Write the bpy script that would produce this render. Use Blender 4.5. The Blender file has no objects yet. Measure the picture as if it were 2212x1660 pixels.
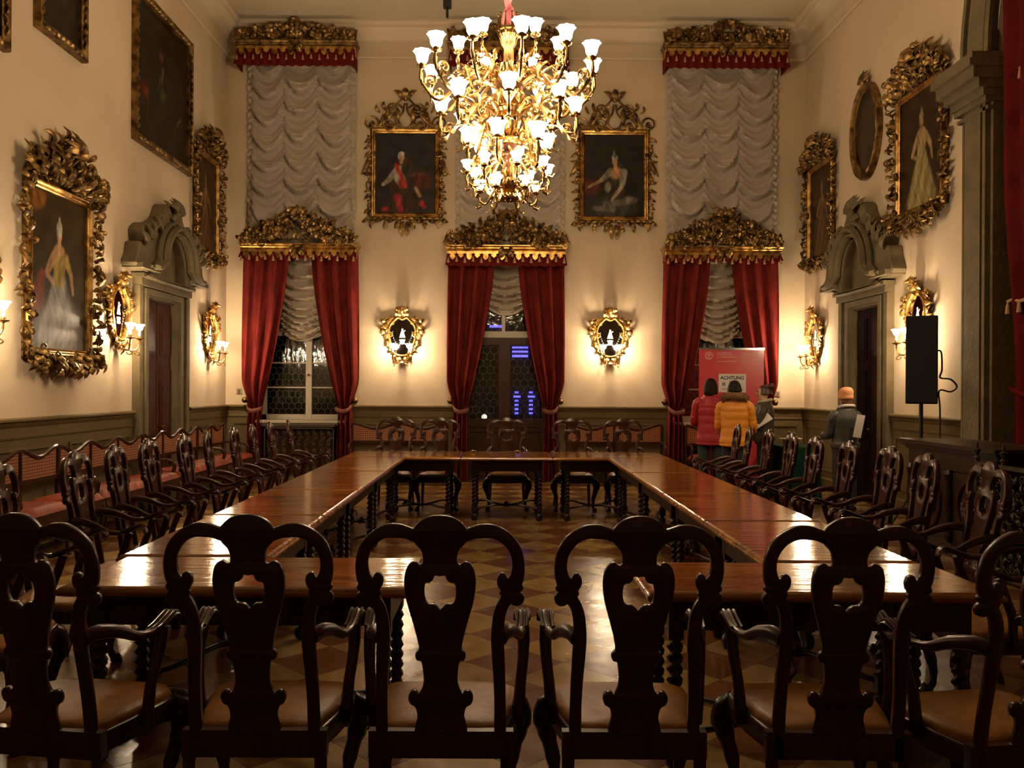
import bpy, math, random
from mathutils import Vector, Matrix
from mathutils.geometry import tessellate_polygon
PI = math.pi
sc = bpy.context.scene
C = sc.collection

# ---------------------------------------------------------------- camera
F = 1863.0            # focal length in pixels of the 2212 px wide frame
H = 1.63              # eye height
DF = 14.95            # distance to the far wall
XL, XR = -4.77, 5.26  # side walls
CEIL = 7.86
cam = bpy.data.cameras.new('camera')
cam.sensor_width = 36.0
cam.lens = F / 2212 * 36
cam.shift_x = 24 / 2212
cam.shift_y = 6 / 2212
cam.clip_start = 0.05
co = bpy.data.objects.new('camera', cam)
C.objects.link(co)
co.matrix_world = Matrix.Translation((0, 0, H)) @ Matrix.Rotation(PI / 2, 4, 'X') @ Matrix.Rotation(math.radians(0.3), 4, 'Z')
sc.camera = co
# ---------------------------------------------------------------- world (night outside) and exposure
w = bpy.data.worlds.new('night')
sc.world = w
w.use_nodes = True
w.node_tree.nodes['Background'].inputs[0].default_value = (0.010, 0.012, 0.025, 1)
w.node_tree.nodes['Background'].inputs[1].default_value = 0.3
sc.view_settings.view_transform = 'Standard'
sc.view_settings.look = 'None'
sc.view_settings.gamma = 1
sc.view_settings.exposure = 0.0
sc.cycles.max_bounces = 6
sc.cycles.diffuse_bounces = 4
sc.cycles.glossy_bounces = 4
sc.cycles.transmission_bounces = 4
sc.cycles.transparent_max_bounces = 8
sc.cycles.caustics_reflective = False
sc.cycles.caustics_refractive = False
sc.cycles.sample_clamp_indirect = 4.0
sc.cycles.use_light_tree = True
LAMP_WARM = (1.0, 0.75, 0.48)
CHAND_POWER = 72.0      # emission strength of the chandelier shades
SCONCE_POWER = 360.0     # emission strength of the sconce shades
REAR_POWER = 9.0

# ---------------------------------------------------------------- measuring: a pixel of the photograph to a point of the room
def hz(px): return 836 + 0.0052 * (px - 1106)
K = DF / F
def far(px, py): return ((px - 1082) * K, H + (hz(px) - py) * K)
def left(px, py):
    Y = -XL * F / (1082 - px); return (Y, H + (hz(px) - py) * Y / F)
def right(px, py):
    Y = XR * F / (px - 1082); return (Y, H + (hz(px) - py) * Y / F)

# ---------------------------------------------------------------- mesh helpers
def sstep(t):
    t = max(0.0, min(1.0, t)); return t * t * (3 - 2 * t)
def lerp(a, b, t): return a + (b - a) * t
def cat(pts, n=4, closed=True):
    out = []; N = len(pts)
    rng = range(N) if closed else range(N - 1)
    for i in rng:
        g = (lambda k: pts[k % N]) if closed else (lambda k: pts[max(0, min(N - 1, k))])
        p0, p1, p2, p3 = g(i - 1), g(i), g(i + 1), g(i + 2)
        for j in range(n):
            t = j / n
            out.append(tuple(0.5 * ((2 * b) + (-a + c) * t + (2 * a - 5 * b + 4 * c - d) * t * t + (-a + 3 * b - 3 * c + d) * t ** 3)
                             for a, b, c, d in zip(p0, p1, p2, p3)))
    if not closed: out.append(tuple(pts[-1]))
    return out

class MB:
    def __init__(s): s.v = []; s.f = []
    def add(s, vs, fs):
        o = len(s.v); s.v += [tuple(v) for v in vs]; s.f += [tuple(i + o for i in f) for f in fs]
    def box(s, x0, x1, y0, y1, z0, z1):
        s.add([(x, y, z) for z in (z0, z1) for y in (y0, y1) for x in (x0, x1)],
              [(0, 2, 3, 1), (4, 5, 7, 6), (0, 1, 5, 4), (2, 6, 7, 3), (0, 4, 6, 2), (1, 3, 7, 5)])
    def tube(s, pts, ra, rb=None, seg=8, nrm=None, cap=True, closed=False):
        P = [Vector(p) for p in pts]; n = len(P)
        def rf(r_):
            if callable(r_): return r_
            if isinstance(r_, (list, tuple)):
                def g(t):
                    x = t * (len(r_) - 1); i = min(len(r_) - 2, int(x)); return lerp(r_[i], r_[i + 1], x - i)
                return g
            return lambda t: r_
        A = rf(ra); B = A if rb is None else rf(rb)
        vs = []; fs = []; prev = None
        for i in range(n):
            t = (P[(i + 1) % n] - P[i - 1]) if closed else (P[min(n - 1, i + 1)] - P[max(0, i - 1)])
            if t.length < 1e-9: t = Vector((0, 0, 1))
            t.normalize()
            if nrm is not None: u = Vector(nrm)
            else: u = prev if prev is not None else (Vector((0, 0, 1)) if abs(t.z) < 0.9 else Vector((0, 1, 0)))
            u = u - t * u.dot(t)
            if u.length < 1e-6: u = t.orthogonal()
            u.normalize(); prev = u
            sd = t.cross(u)
            q = i / max(1, n - 1)
            for k in range(seg):
                a = 2 * PI * k / seg + (PI / 4 if seg == 4 and nrm is None else 0)
                vs.append(P[i] + sd * (A(q) * math.cos(a)) + u * (B(q) * math.sin(a)))
        m = n if closed else n - 1
        for i in range(m):
            for k in range(seg):
                a = i * seg + k; b = i * seg + (k + 1) % seg
                c = ((i + 1) % n) * seg + (k + 1) % seg; d = ((i + 1) % n) * seg + k
                fs.append((a, b, c, d))
        if cap and not closed:
            fs.append(tuple(reversed(range(seg)))); fs.append(tuple((n - 1) * seg + k for k in range(seg)))
        s.add(vs, fs)
    def lathe(s, prof, seg=16, at=(0, 0, 0), fl=None, axis='z', cap=True):
        vs = []; fs = []; n = len(prof)
        for i, (r, z) in enumerate(prof):
            for k in range(seg):
                a = 2 * PI * k / seg
                rr = r * (fl(a, i / (n - 1)) if fl else 1)
                p = (rr * math.cos(a), rr * math.sin(a), z)
                if axis == 'y': p = (p[0], -p[2], p[1])
                if axis == 'x': p = (p[2], p[0], p[1])
                vs.append((p[0] + at[0], p[1] + at[1], p[2] + at[2]))
        for i in range(n - 1):
            for k in range(seg):
                a = i * seg + k; b = i * seg + (k + 1) % seg
                fs.append((a, b, b + seg, a + seg))
        if cap:
            fs.append(tuple(reversed(range(seg)))); fs.append(tuple((n - 1) * seg + k for k in range(seg)))
        s.add(vs, fs)
    def ball(s, at, r, seg=10, rings=6, sc_=(1, 1, 1)):
        vs = []; fs = []
        for i in range(rings + 1):
            th = PI * i / rings
            for k in range(seg):
                a = 2 * PI * k / seg
                rr = max(0.001, math.sin(th))
                vs.append((at[0] + r * sc_[0] * rr * math.cos(a), at[1] + r * sc_[1] * rr * math.sin(a), at[2] - r * sc_[2] * math.cos(th)))
        for i in range(rings):
            for k in range(seg):
                a = i * seg + k; b = i * seg + (k + 1) % seg
                fs.append((a, b, b + seg, a + seg))
        s.add(vs, fs)
    def plate(s, outer, holes, d0, d1, M, bev=0.0):
        """flat shape (u,v) with holes, from depth d0 to d1; M(u,v,d) -> point"""
        loops = [outer] + list(holes)
        def off(lp, b, sgn):
            if b == 0: return lp
            n = len(lp); res = []
            for i in range(n):
                x0, y0 = lp[i - 1][:2]; x1, y1 = lp[(i + 1) % n][:2]
                dx, dy = x1 - x0, y1 - y0; L = math.hypot(dx, dy) or 1
                res.append((lp[i][0] - sgn * dy / L * b, lp[i][1] + sgn * dx / L * b))
            return res
        def area(lp): return sum(lp[i - 1][0] * lp[i][1] - lp[i][0] * lp[i - 1][1] for i in range(len(lp))) / 2
        sg = [(1 if area(l) > 0 else -1) * (1 if k == 0 else -1) for k, l in enumerate(loops)]
        inner = [off(l, bev, g) for l, g in zip(loops, sg)]
        tri = tessellate_polygon([[Vector((p[0], p[1], 0)) for p in l] for l in loops])
        rings = [(inner, d0), (loops, d0 + bev), (loops, d1 - bev), (inner, d1)] if bev else [(loops, d0), (loops, d1)]
        vs = []; fs = []; N = sum(len(l) for l in loops)
        for ls, d in rings:
            for l in ls: vs += [M(p[0], p[1], d) for p in l]
        last = (len(rings) - 1) * N
        for t in tri:
            fs.append(tuple(t)); fs.append(tuple(last + i for i in reversed(t)))
        o = 0
        for l in loops:
            n = len(l)
            for r in range(len(rings) - 1):
                for i in range(n):
                    a = r * N + o + i; b = r * N + o + (i + 1) % n
                    fs.append((a, b, b + N, a + N))
            o += n
        s.add(vs, fs)
    def grid(s, fn, nu, nv, closed_u=False):
        vs = [fn(i / nu, j / nv) for j in range(nv + 1) for i in range(nu + 1)]
        fs = [(j * (nu + 1) + i, j * (nu + 1) + i + 1, (j + 1) * (nu + 1) + i + 1, (j + 1) * (nu + 1) + i) for j in range(nv) for i in range(nu)]
        s.add(vs, fs)
    def sheet(s, fn, nu, nv, th):
        """a grid with real thickness th along +y"""
        o = len(s.v); s.grid(fn, nu, nv)
        n = (nu + 1) * (nv + 1)
        s.v += [(p[0], p[1] + th, p[2]) for p in s.v[o:o + n]]
        s.f += [tuple(i + n for i in reversed(f)) for f in s.f[-nu * nv:]]
        W = nu + 1
        rim = [(i, i + 1) for i in range(nu)] + [(nv * W + i + 1, nv * W + i) for i in range(nu)] + \
              [((j + 1) * W, j * W) for j in range(nv)] + [(j * W + nu, (j + 1) * W + nu) for j in range(nv)]
        s.f += [(o + b, o + a, o + a + n, o + b + n) for a, b in rim]
    def leaf(s, x, z, ang, L, W, out=0.0, lift=0.04, bend=0.0, n=6):
        pts = [];
        px, pz = x, z; st = L / n
        for i in range(n + 1):
            t = i / n
            pts.append((px, -(out + lift * math.sin(PI * min(1, t * 1.05)) + 0.35 * lift * t), pz))
            a = ang + bend * t; px += math.cos(a) * st; pz += math.sin(a) * st
        s.tube(pts, lambda t: W * 0.5 * max(0.08, math.sin(PI * (0.14 + 0.83 * t))), lambda t: W * 0.22 * max(0.15, math.sin(PI * (0.14 + 0.8 * t))), seg=5, nrm=(0, -1, 0))
    def scroll(s, x, z, ang, R, turns, dr, w, out=0.0, n=None, lift=0.02):
        cx = x - math.sin(ang) * R * dr; cz = z + math.cos(ang) * R * dr
        a0 = math.atan2(z - cz, x - cx); n = n or int(9 * turns) + 4; pts = []
        for i in range(n + 1):
            t = i / n; r = R * (1 - 0.78 * t); a = a0 + dr * turns * 2 * PI * t
            pts.append((cx + r * math.cos(a), -(out + lift * t), cz + r * math.sin(a)))
        s.tube(pts, lambda t: w * (1 - 0.45 * t), seg=5, nrm=(0, -1, 0))
        s.ball((cx, -(out + lift), cz), w * 1.3, 6, 4)
    def build(s, name, mat, parent=None, smooth=40, loc=None, rot=0):
        me = bpy.data.meshes.new(name)
        me.from_pydata(s.v, [], s.f)
        me.validate(); me.update()
        import bmesh
        bm = bmesh.new(); bm.from_mesh(me); bmesh.ops.recalc_face_normals(bm, faces=bm.faces); bm.to_mesh(me); bm.free()
        if smooth:
            me.shade_smooth(); me.set_sharp_from_angle(angle=math.radians(smooth))
        o = bpy.data.objects.new(name, me); C.objects.link(o)
        me.materials.append(mat)
        if parent: o.parent = parent
        if loc: o.location = loc
        o.rotation_euler[2] = rot
        return o

def tag(o, label, cat_, group=None, kind=None):
    if label: o['label'] = label
    if cat_: o['category'] = cat_
    if group: o['group'] = group
    if kind: o['kind'] = kind
    return o
def thing(name, label, cat_, loc=(0, 0, 0), rot=0, group=None):
    o = bpy.data.objects.new(name, None); C.objects.link(o)
    o.empty_display_size = 0.1
    o.location = loc; o.rotation_euler[2] = rot
    return tag(o, label, cat_, group)
def structure(name, label=None, cat_=None, loc=(0, 0, 0), rot=0):
    o = bpy.data.objects.new(name, None); C.objects.link(o)
    o.location = loc; o.rotation_euler[2] = rot
    return tag(o, label, cat_, None, 'structure')
kids = {}
def copy_tree(o, parent=None):
    c = o.copy(); C.objects.link(c)
    if parent: c.parent = parent
    for ch in [x for x in list(bpy.data.objects) if x.parent == o]: copy_tree(ch, c)
    return c
def dup(root, loc, rot, label, group=None, scale=None):
    c = copy_tree(root); c.location = loc; c.rotation_euler[2] = rot; c['label'] = label
    if group: c['group'] = group
    if scale: c.scale = scale
    return c

# ---------------------------------------------------------------- materials
def mat(name, col, rough=0.5, metal=0.0, coat=0.0, spec=0.5, bump=0.0, bscale=20.0, var=0.0, vscale=5.0, var_col=None, sheen=0.0, stretch=(1, 1, 1), rvar=0.0):
    m = bpy.data.materials.new(name); m.use_nodes = True
    nt = m.node_tree; b = nt.nodes['Principled BSDF']
    b.inputs['Base Color'].default_value = (*col, 1); b.inputs['Roughness'].default_value = rough
    b.inputs['Metallic'].default_value = metal; b.inputs['Coat Weight'].default_value = coat
    b.inputs['Coat Roughness'].default_value = 0.12
    b.inputs['Specular IOR Level'].default_value = spec
    b.inputs['Sheen Weight'].default_value = sheen
    if sheen: b.inputs['Sheen Tint'].default_value = (*[min(1, c * 3 + .1) for c in col], 1)
    if var or bump or rvar:
        tc = nt.nodes.new('ShaderNodeTexCoord'); mp = nt.nodes.new('ShaderNodeMapping')
        mp.inputs['Scale'].default_value = stretch
        nt.links.new(tc.outputs['Object'], mp.inputs[0])
    if var:
        n = nt.nodes.new('ShaderNodeTexNoise'); n.inputs['Scale'].default_value = vscale; n.inputs['Detail'].default_value = 5
        nt.links.new(mp.outputs[0], n.inputs['Vector'])
        r = nt.nodes.new('ShaderNodeValToRGB')
        r.color_ramp.elements[0].position = 0.35; r.color_ramp.elements[1].position = 0.65
        vc = var_col or tuple(c * (1 - var) for c in col)
        r.color_ramp.elements[0].color = (*vc, 1); r.color_ramp.elements[1].color = (*col, 1)
        nt.links.new(n.outputs[0], r.inputs[0]); nt.links.new(r.outputs[0], b.inputs['Base Color'])
    if rvar:
        n3 = nt.nodes.new('ShaderNodeTexNoise'); n3.inputs['Scale'].default_value = vscale * 2
        nt.links.new(mp.outputs[0], n3.inputs['Vector'])
        mr = nt.nodes.new('ShaderNodeMapRange'); mr.inputs[3].default_value = max(0.03, rough - rvar); mr.inputs[4].default_value = rough + rvar
        nt.links.new(n3.outputs[0], mr.inputs[0]); nt.links.new(mr.outputs[0], b.inputs['Roughness'])
    if bump:
        n2 = nt.nodes.new('ShaderNodeTexNoise'); n2.inputs['Scale'].default_value = bscale; n2.inputs['Detail'].default_value = 4
        nt.links.new(mp.outputs[0], n2.inputs['Vector'])
        bp = nt.nodes.new('ShaderNodeBump'); bp.inputs['Strength'].default_value = bump; bp.inputs['Distance'].default_value = 0.02
        nt.links.new(n2.outputs[0], bp.inputs['Height']); nt.links.new(bp.outputs[0], b.inputs['Normal'])
    return m
def emit(name, col, strength, base=(0.9, 0.9, 0.9)):
    m = mat(name, base, 0.3); b = m.node_tree.nodes['Principled BSDF']
    b.inputs['Emission Color'].default_value = (*col, 1); b.inputs['Emission Strength'].default_value = strength
    return m
def vcol_mat(name, rough=0.38):
    m = mat(name, (1, 1, 1), rough, spec=0.22, bump=0.10, bscale=60); nt = m.node_tree
    a = nt.nodes.new('ShaderNodeVertexColor'); a.layer_name = 'paint'
    n = nt.nodes.new('ShaderNodeTexNoise'); n.inputs['Scale'].default_value = 9; n.inputs['Detail'].default_value = 6
    mx = nt.nodes.new('ShaderNodeMix'); mx.data_type = 'RGBA'; mx.blend_type = 'MULTIPLY'; mx.inputs[0].default_value = 0.6
    r = nt.nodes.new('ShaderNodeValToRGB'); r.color_ramp.elements[0].position = .3; r.color_ramp.elements[0].color = (.45, .4, .35, 1); r.color_ramp.elements[1].position = .7
    nt.links.new(n.outputs[0], r.inputs[0])
    nt.links.new(a.outputs[0], mx.inputs[6]); nt.links.new(r.outputs[0], mx.inputs[7])
    nt.links.new(mx.outputs[2], nt.nodes['Principled BSDF'].inputs['Base Color'])
    return m
def node_math(nt, op, a, b=None, c=None):
    n = nt.nodes.new('ShaderNodeMath'); n.operation = op
    for i, x in enumerate((a, b, c)):
        if x is None: continue
        if isinstance(x, (int, float)): n.inputs[i].default_value = x
        else: nt.links.new(x, n.inputs[i])
    return n.outputs[0]

M = {}
M['wall'] = mat('plaster', (0.60, 0.475, 0.32), 0.85, bump=0.12, bscale=3.5, var=0.10, vscale=1.2)
M['ceil'] = mat('ceiling_paint', (0.50, 0.42, 0.29), 0.9, bump=0.05, bscale=4)
M['cornice'] = mat('cornice_plaster', (0.60, 0.49, 0.34), 0.85)
M['dado'] = mat('dado_paint', (0.135, 0.093, 0.036), 0.65, spec=0.25, var=0.15, vscale=2.5, bump=0.05, bscale=8)
M['stone'] = mat('grey_stone', (0.150, 0.112, 0.052), 0.85, var=0.3, vscale=4, bump=0.35, bscale=16)
M['gold'] = mat('gilding', (0.72, 0.43, 0.12), 0.33, metal=0.95, var=0.75, vscale=9, var_col=(0.20, 0.10, 0.03), bump=0.15, bscale=40, rvar=0.12)
M['old_gold'] = mat('old_gilding', (0.36, 0.225, 0.080), 0.40, metal=0.9, var=0.8, vscale=8, var_col=(0.07, 0.035, 0.012), bump=0.2, bscale=40, rvar=0.12)
M['brass'] = mat('brass', (0.46, 0.28, 0.10), 0.27, metal=1.0, var=0.55, vscale=10)
M['bronze'] = mat('dark_bronze', (0.10, 0.04, 0.02), 0.3, metal=0.6)
M['velvet'] = mat('red_damask', (0.17, 0.016, 0.012), 0.8, spec=0.12, var=0.45, vscale=7, bump=0.15, bscale=26, stretch=(1, 1, 0.5))
M['valance'] = mat('red_valance', (0.12, 0.009, 0.008), 0.8, spec=0.1)
M['velvet_dark'] = mat('deep_red_drape', (0.12, 0.006, 0.006), 0.8, spec=0.1, var=0.4, vscale=3)
M['silk'] = mat('cream_silk', (0.50, 0.41, 0.30), 0.55, sheen=0.2, bump=0.06, bscale=40)
M['silk_grey'] = mat('grey_silk', (0.42, 0.35, 0.27), 0.55, sheen=0.2, bump=0.06, bscale=40)
M['tassel'] = mat('tassel_thread', (0.40, 0.24, 0.13), 0.8)
M['rope'] = mat('tieback_rope', (0.15, 0.04, 0.02), 0.7)
M['chair'] = mat('dark_walnut', (0.048, 0.0135, 0.0065), 0.33, coat=0.12, spec=0.3, var=0.45, vscale=4, stretch=(6, 6, 1), rvar=0.08)
M['table_dark'] = mat('dark_table_wood', (0.024, 0.009, 0.005), 0.4, spec=0.3)
M['leather'] = mat('tan_leather', (0.33, 0.145, 0.030), 0.46, spec=0.22, var=0.4, vscale=7, bump=0.25, bscale=14)
M['door'] = mat('door_mahogany', (0.075, 0.017, 0.007), 0.42, spec=0.3, var=0.5, vscale=3, stretch=(8, 8, 1))
M['painted_dark'] = mat('unlit_dark', (0.010, 0.004, 0.003), 0.6, spec=0.15)
M['oak'] = mat('brown_oak', (0.045, 0.020, 0.009), 0.4, spec=0.25, var=0.4, vscale=3, stretch=(8, 8, 1))
M['white_wood'] = mat('cream_painted_wood', (0.42, 0.36, 0.27), 0.45)
M['black'] = mat('black_plastic', (0.008, 0.008, 0.008), 0.5)
M['black_grille'] = mat('black_speaker_cloth', (0.006, 0.006, 0.007), 0.75, bump=0.4, bscale=200)
M['iron'] = mat('wrought_iron', (0.07, 0.055, 0.035), 0.42, metal=0.7)
M['lead'] = mat('lead_came', (0.10, 0.09, 0.07), 0.5, metal=0.5)
M['switch'] = mat('switch_plastic', (0.33, 0.26, 0.15), 0.4)
M['settee_red'] = mat('orange_red_leather', (0.20, 0.034, 0.010), 0.55, spec=0.2, var=0.35, vscale=6)
M['ebony'] = mat('sideboard_wood', (0.020, 0.0075, 0.004), 0.38, spec=0.35)
M['green_cloth'] = mat('green_baize', (0.003, 0.020, 0.009), 0.9, spec=0.1)
M['paper'] = mat('white_paper', (0.62, 0.58, 0.52), 0.6)
M['cord'] = mat('purple_velvet', (0.38, 0.09, 0.10), 0.7, sheen=0.3, bump=0.2, bscale=30)
M['paint'] = vcol_mat('oil_paint')
M['silver'] = mat('silver', (0.8, 0.8, 0.78), 0.15, metal=1)
# glass: mostly clear, slightly mirroring
def glass_mat(name, tint, refl):
    m = bpy.data.materials.new(name); m.use_nodes = True; nt = m.node_tree
    nt.nodes.remove(nt.nodes['Principled BSDF'])
    t = nt.nodes.new('ShaderNodeBsdfTransparent'); t.inputs[0].default_value = (*tint, 1)
    g = nt.nodes.new('ShaderNodeBsdfGlossy'); g.inputs['Roughness'].default_value = 0.06
    mx = nt.nodes.new('ShaderNodeMixShader'); mx.inputs[0].default_value = refl
    n = nt.nodes.new('ShaderNodeTexNoise'); n.inputs['Scale'].default_value = 9
    bp = nt.nodes.new('ShaderNodeBump'); bp.inputs['Strength'].default_value = 0.25; bp.inputs['Distance'].default_value = 0.03
    nt.links.new(n.outputs[0], bp.inputs['Height']); nt.links.new(bp.outputs[0], g.inputs['Normal'])
    nt.links.new(t.outputs[0], mx.inputs[1]); nt.links.new(g.outputs[0], mx.inputs[2])
    nt.links.new(mx.outputs[0], nt.nodes['Material Output'].inputs[0])
    return m
M['glass'] = glass_mat('window_glass', (0.75, 0.78, 0.72), 0.10)
M['mirror'] = mat('old_mirror', (0.30, 0.28, 0.26), 0.08, metal=1.0, var=0.5, vscale=5)
M['etch'] = mat('etched_glass', (0.30, 0.30, 0.30), 0.6)
M['shade_big'] = emit('lit_glass_shade', LAMP_WARM, CHAND_POWER)
M['shade_sconce'] = emit('lit_sconce_shade', LAMP_WARM, SCONCE_POWER)
M['shade_rear'] = emit('lit_rear_shade', LAMP_WARM, REAR_POWER)
M['bulb_glass'] = emit('candle_sleeve', (1, .8, .55), 1.2)
M['blue_light'] = emit('blue_light', (0.10, 0.08, 1.0), 6.0, (0.1, 0.1, 0.5))
M['street_light'] = emit('street_lamp_glow', (1, .95, .85), 2.0)
# floor: diagonal chequer of cream and rust stone, glossy
def floor_mat():
    m = mat('stone_tiles', (0.5, 0.4, 0.25), 0.14); nt = m.node_tree; b = nt.nodes['Principled BSDF']
    g = nt.nodes.new('ShaderNodeNewGeometry'); sp = nt.nodes.new('ShaderNodeSeparateXYZ'); nt.links.new(g.outputs['Position'], sp.inputs[0])
    d = 0.575; X = node_math(nt, 'MULTIPLY', node_math(nt, 'SUBTRACT', sp.outputs[0], 0.375), 1 / d)
    Y = node_math(nt, 'MULTIPLY', node_math(nt, 'SUBTRACT', sp.outputs[1], 8.556), 1 / d)
    a = node_math(nt, 'ADD', X, Y); c = node_math(nt, 'SUBTRACT', X, Y)
    fa = node_math(nt, 'FLOOR', a); fc = node_math(nt, 'FLOOR', c)
    par = node_math(nt, 'MODULO', node_math(nt, 'ABSOLUTE', node_math(nt, 'ADD', fa, fc)), 2)
    cv = nt.nodes.new('ShaderNodeCombineXYZ'); nt.links.new(fa, cv.inputs[0]); nt.links.new(fc, cv.inputs[1])
    wn = nt.nodes.new('ShaderNodeTexWhiteNoise'); wn.noise_dimensions = '2D'; nt.links.new(cv.outputs[0], wn.inputs[0])
    mx = nt.nodes.new('ShaderNodeMix'); mx.data_type = 'RGBA'; nt.links.new(par, mx.inputs[0])
    mx.inputs[6].default_value = (0.125, 0.045, 0.012, 1); mx.inputs[7].default_value = (0.235, 0.138, 0.040, 1)
    no = nt.nodes.new('ShaderNodeTexNoise'); no.inputs['Scale'].default_value = 5; no.inputs['Detail'].default_value = 7
    nt.links.new(g.outputs['Position'], no.inputs['Vector'])
    k = node_math(nt, 'ADD', node_math(nt, 'MULTIPLY', wn.outputs[0], 0.35), node_math(nt, 'MULTIPLY', no.outputs[0], 0.7))
    k = node_math(nt, 'ADD', k, 0.42)
    ga = node_math(nt, 'ABSOLUTE', node_math(nt, 'SUBTRACT', node_math(nt, 'FRACT', a), 0.5))
    gc = node_math(nt, 'ABSOLUTE', node_math(nt, 'SUBTRACT', node_math(nt, 'FRACT', c), 0.5))
    gr = node_math(nt, 'GREATER_THAN', node_math(nt, 'MAXIMUM', ga, gc), 0.491)
    k = node_math(nt, 'MULTIPLY', k, node_math(nt, 'SUBTRACT', 1, node_math(nt, 'MULTIPLY', gr, 0.55)))
    vm = nt.nodes.new('ShaderNodeVectorMath'); vm.operation = 'SCALE'; nt.links.new(mx.outputs[2], vm.inputs[0]); nt.links.new(k, vm.inputs[3])
    nt.links.new(vm.outputs[0], b.inputs['Base Color'])
    mr = nt.nodes.new('ShaderNodeMapRange'); mr.inputs[3].default_value = 0.10; mr.inputs[4].default_value = 0.36; nt.links.new(no.outputs[0], mr.inputs[0]); nt.links.new(mr.outputs[0], b.inputs['Roughness'])
    n2 = nt.nodes.new('ShaderNodeTexNoise'); n2.inputs['Scale'].default_value = 3.2; n2.inputs['Detail'].default_value = 5; nt.links.new(g.outputs['Position'], n2.inputs['Vector'])
    hh = node_math(nt, 'SUBTRACT', n2.outputs[0], node_math(nt, 'MULTIPLY', gr, 0.35))
    bp = nt.nodes.new('ShaderNodeBump'); bp.inputs['Strength'].default_value = 0.35; bp.inputs['Distance'].default_value = 0.012
    nt.links.new(hh, bp.inputs['Height']); nt.links.new(bp.outputs[0], b.inputs['Normal'])
    return m
M['floor'] = floor_mat()
def table_mat():
    m = mat('polished_burl', (0.3, 0.1, 0.02), 0.12, coat=0.40, spec=0.45); nt = m.node_tree; b = nt.nodes['Principled BSDF']
    g = nt.nodes.new('ShaderNodeNewGeometry')
    mp = nt.nodes.new('ShaderNodeMapping'); mp.inputs['Scale'].default_value = (1.1, 7.0, 7.0); nt.links.new(g.outputs['Position'], mp.inputs[0])
    n = nt.nodes.new('ShaderNodeTexNoise'); n.inputs['Scale'].default_value = 1.6; n.inputs['Detail'].default_value = 8; n.inputs['Distortion'].default_value = 1.2
    nt.links.new(mp.outputs[0], n.inputs['Vector'])
    r = nt.nodes.new('ShaderNodeValToRGB'); e = r.color_ramp.elements
    e[0].position = 0.30; e[0].color = (0.075, 0.022, 0.005, 1); e[1].position = 0.68; e[1].color = (0.40, 0.160, 0.028, 1)
    x = e.new(0.50); x.color = (0.23, 0.080, 0.012, 1)
    nt.links.new(n.outputs[0], r.inputs[0])
    mp2 = nt.nodes.new('ShaderNodeMapping'); mp2.inputs['Scale'].default_value = (1.4, 9.0, 1); nt.links.new(g.outputs['Position'], mp2.inputs[0])
    vo = nt.nodes.new('ShaderNodeTexVoronoi'); vo.inputs['Scale'].default_value = 1.0; nt.links.new(mp2.outputs[0], vo.inputs['Vector'])
    mx = nt.nodes.new('ShaderNodeMix'); mx.data_type = 'RGBA'; mx.blend_type = 'OVERLAY'; mx.inputs[0].default_value = 0.28
    nt.links.new(r.outputs[0], mx.inputs[6]); nt.links.new(vo.outputs['Color'], mx.inputs[7])
    hs = nt.nodes.new('ShaderNodeHueSaturation'); hs.inputs['Saturation'].default_value = 1.0
    bw = nt.nodes.new('ShaderNodeRGBToBW'); nt.links.new(vo.outputs['Color'], bw.inputs[0]); nt.links.new(bw.outputs[0], mx.inputs[7])
    nt.links.new(mx.outputs[2], b.inputs['Base Color'])
    n2 = nt.nodes.new('ShaderNodeTexNoise'); n2.inputs['Scale'].default_value = 2.0; n2.inputs['Detail'].default_value = 5; nt.links.new(mp2.outputs[0], n2.inputs['Vector'])
    bp = nt.nodes.new('ShaderNodeBump'); bp.inputs['Strength'].default_value = 0.45; bp.inputs['Distance'].default_value = 0.007
    nt.links.new(n2.outputs[0], bp.inputs['Height']); nt.links.new(bp.outputs[0], b.inputs['Normal']); nt.links.new(bp.outputs[0], b.inputs['Coat Normal'])
    return m
M['table'] = table_mat()
def cane_mat():
    m = mat('woven_cane', (0.4, 0.15, 0.05), 0.6); nt = m.node_tree; b = nt.nodes['Principled BSDF']
    tc = nt.nodes.new('ShaderNodeTexCoord'); mp = nt.nodes.new('ShaderNodeMapping'); mp.inputs['Rotation'].default_value = (0, PI / 4, 0)
    nt.links.new(tc.outputs['Object'], mp.inputs[0])
    ck = nt.nodes.new('ShaderNodeTexChecker'); ck.inputs['Scale'].default_value = 45
    ck.inputs[1].default_value = (0.42, 0.16, 0.055, 1); ck.inputs[2].default_value = (0.10, 0.03, 0.012, 1)
    nt.links.new(mp.outputs[0], ck.inputs[0]); nt.links.new(ck.outputs[0], b.inputs['Base Color'])
    return m
M['cane'] = cane_mat()
# ================================================================ the room
YB = -3.0
def at_far(u, v, d): return (u, DF + d, v)
def arc(cx, cz, r, a0, a1, n): return [(cx + r * math.cos(a0 + (a1 - a0) * i / n), cz + r * math.sin(a0 + (a1 - a0) * i / n)) for i in range(n + 1)]
b = MB(); b.box(XL - .3, XR + 1.6, YB - .3, DF + .3, -.15, 0); tag(b.build('floor', M['floor'], smooth=0), None, None, kind='structure')
b = MB(); b.box(XL - .3, XR + .3, YB - .3, DF + .3, CEIL, CEIL + .15); tag(b.build('ceiling', M['ceil'], smooth=0), None, None, kind='structure')
WC = [far(652, 0)[0], far(1092, 0)[0], far(1551, 0)[0]]     # window centres
WW = 0.74
WT = 4.1
SILL = 1.04
b = MB()
outer = [(XL - .3, 0), (WC[1] - WW, 0), (WC[1] - WW, WT), (WC[1] + WW, WT), (WC[1] + WW, 0), (XR + .3, 0), (XR + .3, CEIL), (XL - .3, CEIL)]
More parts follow.
